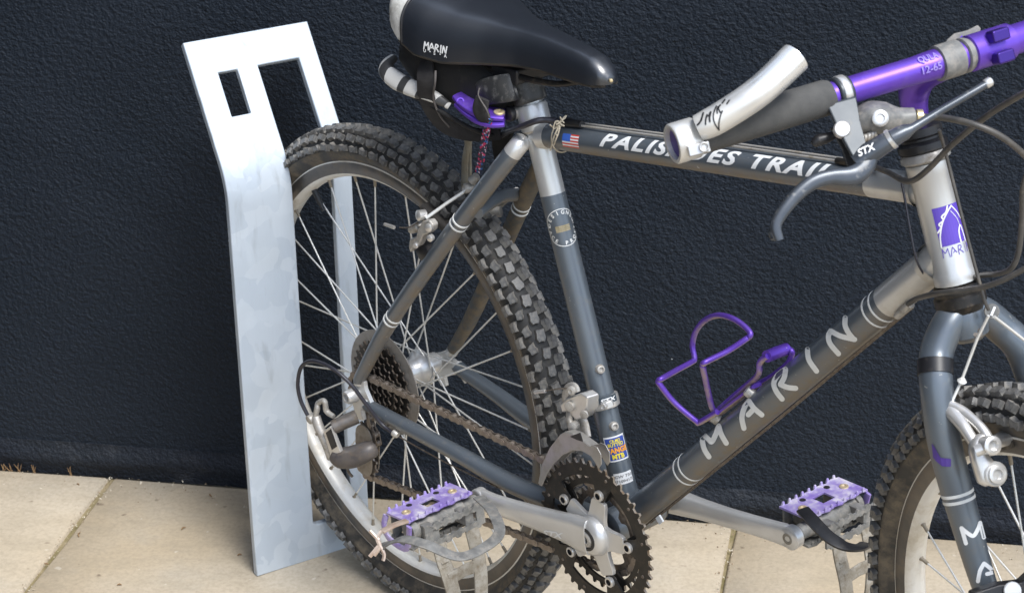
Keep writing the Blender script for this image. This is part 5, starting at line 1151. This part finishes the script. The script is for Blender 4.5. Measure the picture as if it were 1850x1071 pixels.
YEL, ORG = mat('yellow_print', (.75, .62, .05), .4), mat('orange_print', (.80, .33, .03), .4)
seat_text('CR-MO', .0052, sU-hS*.16, tm, YEL, .012); seat_text('BUTTED', .0055, sU-hS*.32, tm, YEL, .018); seat_text('TANGE', .0082, sU-hS*.56, tm, ORG, .025, .05); seat_text('MTB', .0074, sU-hS*.82, tm, YEL, .014, .05)
sU, tL2 = hit(1108, 856, ZERO, top, .0146); sD, tR2 = hit(1140, 870, ZERO, top, .0146); tR2 = tL2+(tR2-tL2)*1.2; sD = sU-.0135
wrapped('frame_label', rect(sU, tL2, sD, tR2), ZERO, top, .0145, m_white(), frame, .0003)
tm = (tL2+tR2)/2; tR, tL = tR2, tL2
seat_text('CW 731', .0042, sU-.0040, tm, mat('grey_print', (.25, .25, .25), .5), .020); seat_text('B71094172', .0042, sU-.0095, tm, MATS['grey_print'], .024)
# badge on the head tube
H0, H1 = T-HD*.027, SF(0, 0, .085); RH = .0181
sA, tA = hit(1683, 378, H0, H1, RH); sB, tB = hit(1700, 447, H0, H1, RH); _, tE = hit(1728, 363, H0, H1, RH)
dirT = 1 if tE > tA else -1; ang = abs(tE-tA)*1.12; ang = max(ang, .030/RH)
def hq(x, y): return (sA+(sB-sA)*y, tA+dirT*ang*x)      # x right 0..1, y down 0..1
wrapped('head_badge', [[hq(i/12, j/6), hq((i+1)/12, j/6), hq((i+1)/12, (j+1)/6), hq(i/12, (j+1)/6)] for i in range(12) for j in range(6)], H0, H1, RH, m_pprint(), frame, .0003)
bl_ = []
for pts, w in (([(.02, .62), (.14, .50), (.10, .42), (.24, .34), (.22, .24), (.36, .16), (.44, .02)], .022), ([(.02, 1.0), (.06, .72), (.20, .40), (.38, .18), (.56, .04)], .020), ([(.56, .04), (.76, .30), (.90, .60)], .016), ([(.60, 1.0), (.62, .72), (.74, .60), (.80, 1.0)], .022), ([(.50, .16), (.66, .40), (.70, .60)], .008)):
    for q in stroke(pts, w, 5): bl_.append([hq(*p) for p in q])
wrapped('badge_lines', bl_, H0, H1, RH, m_white(), frame, .0006)
bl_ = []; xx = 0.0
for c in 'MARIN':
    wd_ = .10 if c == 'I' else .20
    for q in glyphs(c, .05)[0]: bl_.append([hq(xx+p[0]*wd_, 1.28-p[1]*.23) for p in q])
    xx += wd_+.02
wrapped('badge_lettering', bl_, H0, H1, RH, m_pprint(), frame, .0004)
# prints projected straight onto curved pieces
from mathutils.bvhtree import BVHTree
TREES = {}
def onto(o, u, v, lift):
    if o.name not in TREES: TREES[o.name] = BVHTree.FromPolygons([vv.co.copy() for vv in o.data.vertices], [tuple(f.vertices) for f in o.data.polygons])
    w = Vector(nz(ray(u, v))); h = TREES[o.name].ray_cast(Vector(CAM_C), w)
    if h[0] is None: return None
    n = h[1] if h[1].dot(w) < 0 else -h[1]
    return np.array(h[0]+n*lift)
def pix_print(name, polys, o, m_, parent, lift=.0006, kind=None):
    mb = MB()
    for pl in polys:
        vs = [onto(o, u, v, lift) for u, v in pl]
        if any(q is None for q in vs): continue
        mb.add(vs, [tuple(range(len(vs)))])
    r_o = part(name, mb, m_, parent, 60)
    if kind: r_o['kind'] = kind
    return r_o
def sad_decal(polys, x0, z0, ux, uz, m_, name): return pix_print(name, [[(x0+p[0]*ux[0]+p[1]*uz[0], z0+p[0]*ux[1]+p[1]*uz[1]) for p in pl] for pl in polys], saddle, m_, saddle, .0014, 'stuff')
# pale letters and purple mark down the fork blade
f_a, f_b = SF(-.0604, .0, .23), SF(-.0596, .004, .35)
FKL = [[[(682, 738), (668, 690), (652, 636)], [(652, 636), (690, 668), (730, 688), (760, 640), (772, 602)], [(772, 602), (784, 650), (797, 700)]],
       [[(762, 990), (775, 920), (800, 872)], [(800, 872), (840, 905), (868, 940)], [(820, 942), (858, 932)]]]
for ch in FKL:
    pix_print('letter', [[(1560+p[0]/3.68, 780+p[1]/3.68) for p in q] for st2 in ch for q in stroke(st2, 13, 7)], blade, m_white(), fork, .0005)
pix_print('purple_mark', [[(1684, 800), (1689, 806), (1694, 816), (1692, 832), (1687, 826)], [(1692, 832), (1694, 816), (1700, 826), (1702, 841)], [(1702, 841), (1700, 826), (1709, 827), (1710, 842)], [(1710, 842), (1709, 827), (1718, 828), (1718, 842)]], blade, mat('faded_purple_print', (.07, .035, .24), .45), fork, .0008)
# name on the saddle's flank
pl = []; xx = 0
for c in 'MARIN':
    wd_ = 3.0 if c == 'I' else 8.6
    for st_ in GL[c]:
        for q in stroke([(766.5+xx+p[0]*wd_+p[1]*1.2, 88+(xx+p[0]*wd_)*.23-p[1]*13) for p in st_], 1.15, 4): pl.append(q)
    xx += wd_+1.0
pix_print('lettering', pl, saddle, m_white(), saddle, .0014, 'stuff')
pl2 = []
for k, ch in enumerate('U S A'.split(' ')):
    tp_, x0_, x1_ = textpolys(ch, 1, 0, .03, maxlen=9); pl2 += [[(766+(p[0]-x0_)*7+k*18.5, 93.5+((p[0]-x0_)*7+k*18.5)*.26-p[1]*8) for p in q] for q in tp_]
for k in (11, 29.5): pl2.append([(766+k, 91+k*.26), (768+k, 91.5+k*.26), (768+k, 89.3+k*.26), (766+k, 88.8+k*.26)])
pix_print('lettering', pl2, saddle, m_white(), saddle, .0014, 'stuff')
# scrawl on the bar end
pl = []
for pts, w_ in (([(271, 590), (300, 560), (330, 510), (365, 400)], 14), ([(330, 520), (345, 470)], 14), ([(400, 580), (405, 500), (425, 430)], 13), ([(425, 430), (450, 450), (470, 400)], 12), ([(470, 535), (465, 470), (485, 385)], 15), ([(575, 290), (535, 390), (525, 480), (555, 580), (615, 670)], 11), ([(615, 670), (615, 560), (640, 440), (670, 370)], 11), ([(600, 300), (585, 350), (590, 400)], 12), ([(640, 270), (610, 320), (640, 390), (670, 370)], 12), ([(715, 185), (670, 240)], 12), ([(785, 195), (745, 250)], 11)):
    for q in stroke(pts, w_, 5): pl.append([(1230+p[0]/8.927, 160+p[1]/8.927) for p in q])
pix_print('marker_scrawl', pl, barend, m_black(), barend, .0004, 'stuff')
# print near the bar clamp, badge prints on lever, derailleur and crank
mb = MB(); d0 = nz(barp(.06)-barp(.10)); e1 = nz(np.cross(CAM_D, d0)); e2 = np.cross(d0, e1)
for row, txt in enumerate(('QULA', '12-65')):
    pl, x0_, x1_ = textpolys(txt, .0082, 0, .02)
    for q in pl:
        vs = []
        for x, y in q:
            a_ = ((y-.003)-(row*.0095-.0070))/.0126; nn = -nz(CAM_D-d0*(CAM_D@d0)); up_ = nz(np.cross(nn, d0)); up_ = up_ if up_[2] > 0 else -up_
            base = barp(.052+.020-(x-x0_)/(x1_-x0_)*.018); rr_ = .0127
            vs.append(base+(nn*math.cos(a_)+up_*math.sin(a_))*(rr_+.0003))
        mb.add(vs, [tuple(range(len(vs)))])
part('lettering', mb, mat('worn_lilac_print', (.27, .20, .56), .45), handlebar, 60)['kind'] = 'stuff'
def flat_text(name, txt, size, o, ux, uy, m_, parent, shear=.2, offset=.03):
    pl, x0_, x1_ = textpolys(txt, size, shear, offset, maxlen=1); mb = MB()
    for q in pl: mb.add([o+ux*(x-x0_)+uy*y for x, y in q], [tuple(range(len(q)))], 0, False)
    q_ = part(name, mb, m_, parent, 60); q_['kind'] = 'stuff'; return q_
ux = nz(dp(1580, 268, dl)-dp(1551, 281, dl)); uy = nz(np.cross(ux, CAM_D)); uy = uy if uy[2] > 0 else -uy
flat_text('lettering', 'STX', .0078, dp(1552, 283, dl-.0425), ux, uy, m_white(), brake_lever)
# label on the front derailleur band
ban = nz(V(-.15, -1, 0)-STT*(V(-.15, -1, 0)@STT)); 
sL, tLa = hit(1082, 726, ZERO, top, .0185); sR, tRa = hit(1113, 716, ZERO, top, .0185); sc0 = (sL+sR)/2
wrapped('band_label', rect(sc0-.0042, tLa, sc0+.0042, tRa), ZERO, top, .0183, mat('dark_teal_print', (.03, .045, .06), .4), front_derailleur, .0004)
pl, x0_, x1_ = textpolys('STX', .0062, .2, .03); sg_ = 1 if tRa > tLa else -1; W_ = abs(tRa-tLa)*.0183*.86
wrapped('lettering', [[(sc0+y-.0021, (tLa+tRa)/2+sg_*((x-(x0_+x1_)/2)/(x1_-x0_)*W_)/.0185) for x, y in q] for q in pl], ZERO, top, .0183, m_white(), front_derailleur, .0008)
pl, x0_, x1_ = textpolys('STX', 1, .2, .03, maxlen=.25)
pix_print('lettering', [[(981+(x-x0_)*19, 966+(x-x0_)*3.2-y*14) for x, y in q] for q in pl], crankset, m_white(), crankset, .0005, 'stuff')

# ------------------------------------------------------------------ things carried by the bicycle
ROOTS = ROOT; ROOT_ = ROOT
bagr = bpy.data.objects.new('saddle_bag', None); COL.objects.link(bagr); bagr.matrix_world = BIKE @ Matrix.Translation((-.24, 0, .42)); bagr.empty_display_size = .05
tag(bagr, 'black nylon saddle bag with a zebra striped edge strapped under the saddle', 'saddle bag')
def bpart(name, mb, m, sharp=60, **k): o = part(name, mb, m, None, sharp, **k); o.parent = bagr; o.matrix_local = Matrix.Translation((.24, 0, -.42)); return o
bg_ = MB()
secs = [((-.318, 0, .512), .034, .020), ((-.300, 0, .503), .054, .034), ((-.265, 0, .490), .060, .040), ((-.230, 0, .479), .052, .038), ((-.195, 0, .472), .040, .034), ((-.170, 0, .468), .030, .028), ((-.160, 0, .466), .018, .018)]
sweep(bg_, spline([c for c, _, _ in secs], 5), [w for _, w, _ in secs], [h for _, _, h in secs], up=V(0, 0, 1), n=28, p=2.6); bpart('bag_body', bg_, m_cloth())
zb = bpy.data.materials.new('zebra_print_vinyl'); zb.use_nodes = True; n_ = zb.node_tree.nodes; l_ = zb.node_tree.links
wv = n_.new('ShaderNodeTexWave'); wv.inputs['Scale'].default_value = 11; wv.inputs['Distortion'].default_value = 7; wv.inputs['Detail'].default_value = 1.5; wv.inputs['Detail Scale'].default_value = .8
tc_n = n_.new('ShaderNodeTexCoord'); l_.new(tc_n.outputs['Object'], wv.inputs['Vector']); cr = n_.new('ShaderNodeValToRGB'); cr.color_ramp.interpolation = 'CONSTANT'; cr.color_ramp.elements[0].color = (.05, .05, .05, 1); cr.color_ramp.elements[1].position = .27; cr.color_ramp.elements[1].color = (.58, .57, .54, 1)
l_.new(wv.outputs['Fac'], cr.inputs[0]); l_.new(cr.outputs[0], n_['Principled BSDF'].inputs['Base Color']); n_['Principled BSDF'].inputs['Roughness'].default_value = .45
zz = MB(); yz = -.052
sweep(zz, spline([at(712, 104, -.050), at(700, 116, -.062), at(699, 130, -.069), at(720, 148, -.068), at(750, 162, -.065), at(785, 176, -.058), at(812, 192, -.048)], 6), [.005, .007, .0095, .0105, .0095, .007, .004], [.004, .006, .007, .007, .006, .005, .004], up=V(.2, -1, .6), n=16, p=2.6); bpart('zebra_edge', zz, zb)
mb = MB(); sweep(mb, spline([at(706, 112, -.048), at(694, 126, -.060), at(695, 142, -.069), at(722, 163, -.068), at(760, 180, -.064), at(800, 204, -.055), at(850, 232, yz+.012), at(890, 246, -.02)], 6), .0026, n=8); bpart('piping', mb, m_cloth())
mb = MB(); sweep(mb, spline([at(768, 100, -.052), at(768, 118, -.062), at(769, 144, -.068), at(770, 172, -.066), at(782, 202, -.058), at(806, 228, -.046), at(850, 243, -.030), at(905, 243, -.012)], 7), [.0110, .0112, .0112, .0110, .0105, .0095, .008, .006], [.0016], up=V(.35, -1, .1), n=10, p=5); bpart('hanging_strap', mb, m_strap())
mb = MB(); sweep(mb, spline([at(787, 128, -.066), at(786, 150, -.069), at(783, 178, -.064), at(794, 208, -.056), at(812, 230, -.046)], 6), .0012, n=6); bpart('strap_edge', mb, mat('grey_webbing_edge', (.10, .09, .085), .8))
mb = MB(); sq = STT*.497; rr_ = .0182; fwd_ = nz(V(STT[2], 0, -STT[0]))
arcp = [sq+(fwd_*math.cos(a)+V(0, -1, 0)*math.sin(a))*rr_ for a in np.radians(np.linspace(-60, 118, 16))]
sweep(mb, arcp+spline([at(930, 157, -.024), at(905, 161, -.033), at(882, 165, -.037), at(868, 171, -.037), at(864, 181, -.034)], 4), [.0012], [.0130, .0130, .0145, .0155, .0145, .0115], up=STT, n=10, p=5); bpart('post_strap', mb, mat('scuffed_grey_black_vinyl', (.030, .032, .034), .42, 0, (.05, .05, .05), 40, (.30, .29, .27), .7, 90, dcut=.52))
mb = MB(); sweep(mb, spline([at(872, 178, -.050), at(868, 198, -.052), at(874, 212, -.050), at(882, 222, -.046)], 5), [.0085, .010, .0085, .004], [.0030], up=V(.3, -1, .1), n=12, p=3); bpart('strap_end', mb, m_strap())
mb = MB(); sweep(mb, spline([at(866, 160, -.046), at(864, 172, -.052), at(870, 184, -.055), at(879, 198, -.055), at(884, 212, -.052)], 6), .0009, n=6); bpart('strap_edge', mb, mat('grey_webbing_edge', (.10, .09, .085), .8))
mb = MB(); plate(mb, [at(890, 243, .012), at(928, 238, .012), at(915, 268, .012), at(905, 290, .012), at(898, 298, .012), at(892, 270, .012)], (0, 1, 0), .004); bpart('loose_flap', mb, m_cloth())
# patterned lanyard hanging from the bag
lan = MB(); lpts = spline([at(884, 214, -.048), at(878, 240, -.046), at(873, 265, -.044), at(869, 290, -.042), at(864, 312, -.040)], 8)
sweep(lan, lpts, [.0048, .0046, .0044, .0044, .0040], [.0014], up=V(.2, -1, 0), n=8, p=4, mi=0)
lm = bpy.data.materials.new('woven_red_blue_ribbon'); lm.use_nodes = True; n_ = lm.node_tree.nodes; l_ = lm.node_tree.links
vo = n_.new('ShaderNodeTexVoronoi'); vo.inputs['Scale'].default_value = 420; tc_n = n_.new('ShaderNodeTexCoord'); l_.new(tc_n.outputs['Object'], vo.inputs['Vector']); sx = n_.new('ShaderNodeSeparateColor'); l_.new(vo.outputs['Color'], sx.inputs[0]); cr = n_.new('ShaderNodeValToRGB'); cr.color_ramp.interpolation = 'CONSTANT'
cr.color_ramp.elements[0].color = (.02, .025, .05, 1); cr.color_ramp.elements[1].position = .45; cr.color_ramp.elements[1].color = (.48, .03, .10, 1)
for p_, c_e in ((.68, (.03, .12, .34, 1)), (.80, (.55, .45, .55, 1)), (.88, (.05, .03, .04, 1))): e_ = cr.color_ramp.elements.new(p_); e_.color = c_e
l_.new(sx.outputs[0], cr.inputs[0]); l_.new(cr.outputs[0], n_['Principled BSDF'].inputs['Base Color']); n_['Principled BSDF'].inputs['Roughness'].default_value = .8
lo = top_in_bike('lanyard', lan, lm, 60); tag(lo, 'narrow red and blue woven ribbon hanging from the saddle bag', 'ribbon')
# frayed twine knotted round the top tube
tw = MB()
ring_ = [S+(T-S)*.075+(n_up*math.cos(a)+V(0, 1, 0)*math.sin(a))*.0162 for a in np.linspace(0, 2*math.pi, 25)]
sweep(tw, ring_, .0009, n=6)
kn_ = at(1012, 224, -.017)
for pts in ([kn_, at(1006, 236, -.022), at(1000, 250, -.024), at(994, 272, -.022)], [kn_, at(1009, 240, -.021), at(1003, 255, -.023), at(1001, 262, -.022)], [kn_, at(1016, 216, -.014), at(1023, 209, -.010), at(1020, 214, -.012), at(1010, 222, -.018)], [kn_+V(0, 0, .002), at(1004, 220, -.02), at(1000, 233, -.022), at(1010, 228, -.02)], [at(1003, 243, -.024), at(1007, 245, -.027)], [at(998, 230, -.02), at(994, 226, -.024)]): sweep(tw, spline(pts, 6), .0009, n=6)
for _ in range(5): sweep(tw, spline([kn_+rng.normal(0, .003, 3) for _ in range(4)], 5, True), .0008, n=6, closed=True)
two = top_in_bike('twine', tw, mat('frayed_natural_twine', (.36, .31, .23), .9, 0, (.52, .47, .37), 300), 60); tag(two, 'frayed pale twine knotted round the top tube by the flag', 'twine')

# ------------------------------------------------------------------ litter on the paving
gr = MB()
for _ in range(900):
    t = rng.uniform(-1.5, .9); o = abs(rng.normal(0, .030))+.006; t_ = t
    if rng.random() < .35:
        kk = .0695+PT*rng.integers(-1, 1); t_ = kk+rng.normal(0, .006); o = rng.uniform(.005, .34)
    r = rng.uniform(.0007, .0021); c = wpt(t_, o, r*.4); qv = [c+V(rng.normal(), rng.normal(), rng.normal())/1.7*r for _ in range(4)]
    gr.add(qv, [(0, 1, 2), (0, 2, 3), (0, 3, 1), (1, 3, 2)], int(rng.random() < .45), False)
tag(part('grit', gr, [mat('pale_grit', (.58, .52, .42), .9), mat('brown_grit', (.22, .16, .10), .9)], None), 'pale grit and crumbs along the wall foot and in the joints', 'grit', kind='stuff')
tn = 0
lit = mat('dry_brown_stalk', (.17, .10, .05), .9, 0, (.30, .19, .09), 200)
sprigs = [(8, 846, 'first dry sprig from the left end of the wall foot'), (24, 846, 'short dry sprig poking up at the wall foot near the left edge'), (38, 849, 'leaning dry sprig at the wall foot, third from the left'), (64, 851, 'paler split sprig at the wall foot, fourth from the left'), (131, 855, 'reddish lone sprig at the wall foot nearest the paving joint')]
def ground_hit(u, v):
    w = M @ ray(u, v); c = w2(CAM_C); return c+w*(-c[2]/w[2])
for (u, v, lb) in sprigs:
    g0 = ground_hit(u, v); tt_ = float(g0@WD); c = wpt(tt_, .010, 0); mb = MB()
    for k in range(3): b0 = c+WD*rng.normal(0, .0015); b1 = b0+WD*rng.normal(0, .005)+WN*rng.uniform(0, .004)+V(0, 0, rng.uniform(.009, .017)); sweep(mb, [b0, (b0+b1)/2+WD*rng.normal(0, .0008), b1], [.0009, .0007, .0003], n=5)
    o = part('dry_sprig', mb, lit, None); recenter(o); tag(o, lb, 'sprig', 'dry sprigs along the wall foot')
twigs = [(141, 876, .006, 'small dark crumb of bark on the left slab near the wall'), (144, 966, .012, 'curled rust brown leaf scrap beside the paving joint'), (381, 895, .009, 'dark curved twig on the slab close to the left of the steel stand'), (332, 955, .008, 'thin pale brown stalk lying on the slab left of the stand'), (433, 1003, .006, 'tiny dark crumb at the foot of the steel stand'), (84, 1020, .007, 'reddish leaf scrap lying across the lower paving joint'), (216, 1057, .006, 'dark speck of bark near the bottom edge on the middle slab')]
for (u, v, L, lb) in twigs:
    c = ground_hit(u, v)+V(0, 0, .0012); a = rng.uniform(0, math.pi); dv = V(math.cos(a), math.sin(a), 0); mb = MB()
    sweep(mb, spline([c-dv*L*.5, c+V(-dv[1], dv[0], 0)*L*.15+V(0, 0, .0008), c+dv*L*.5], 4), [.0007, .0011, .0005], n=6); o = part('twig', mb, lit, None); recenter(o); tag(o, lb, 'twig', 'scraps lying on the paving')
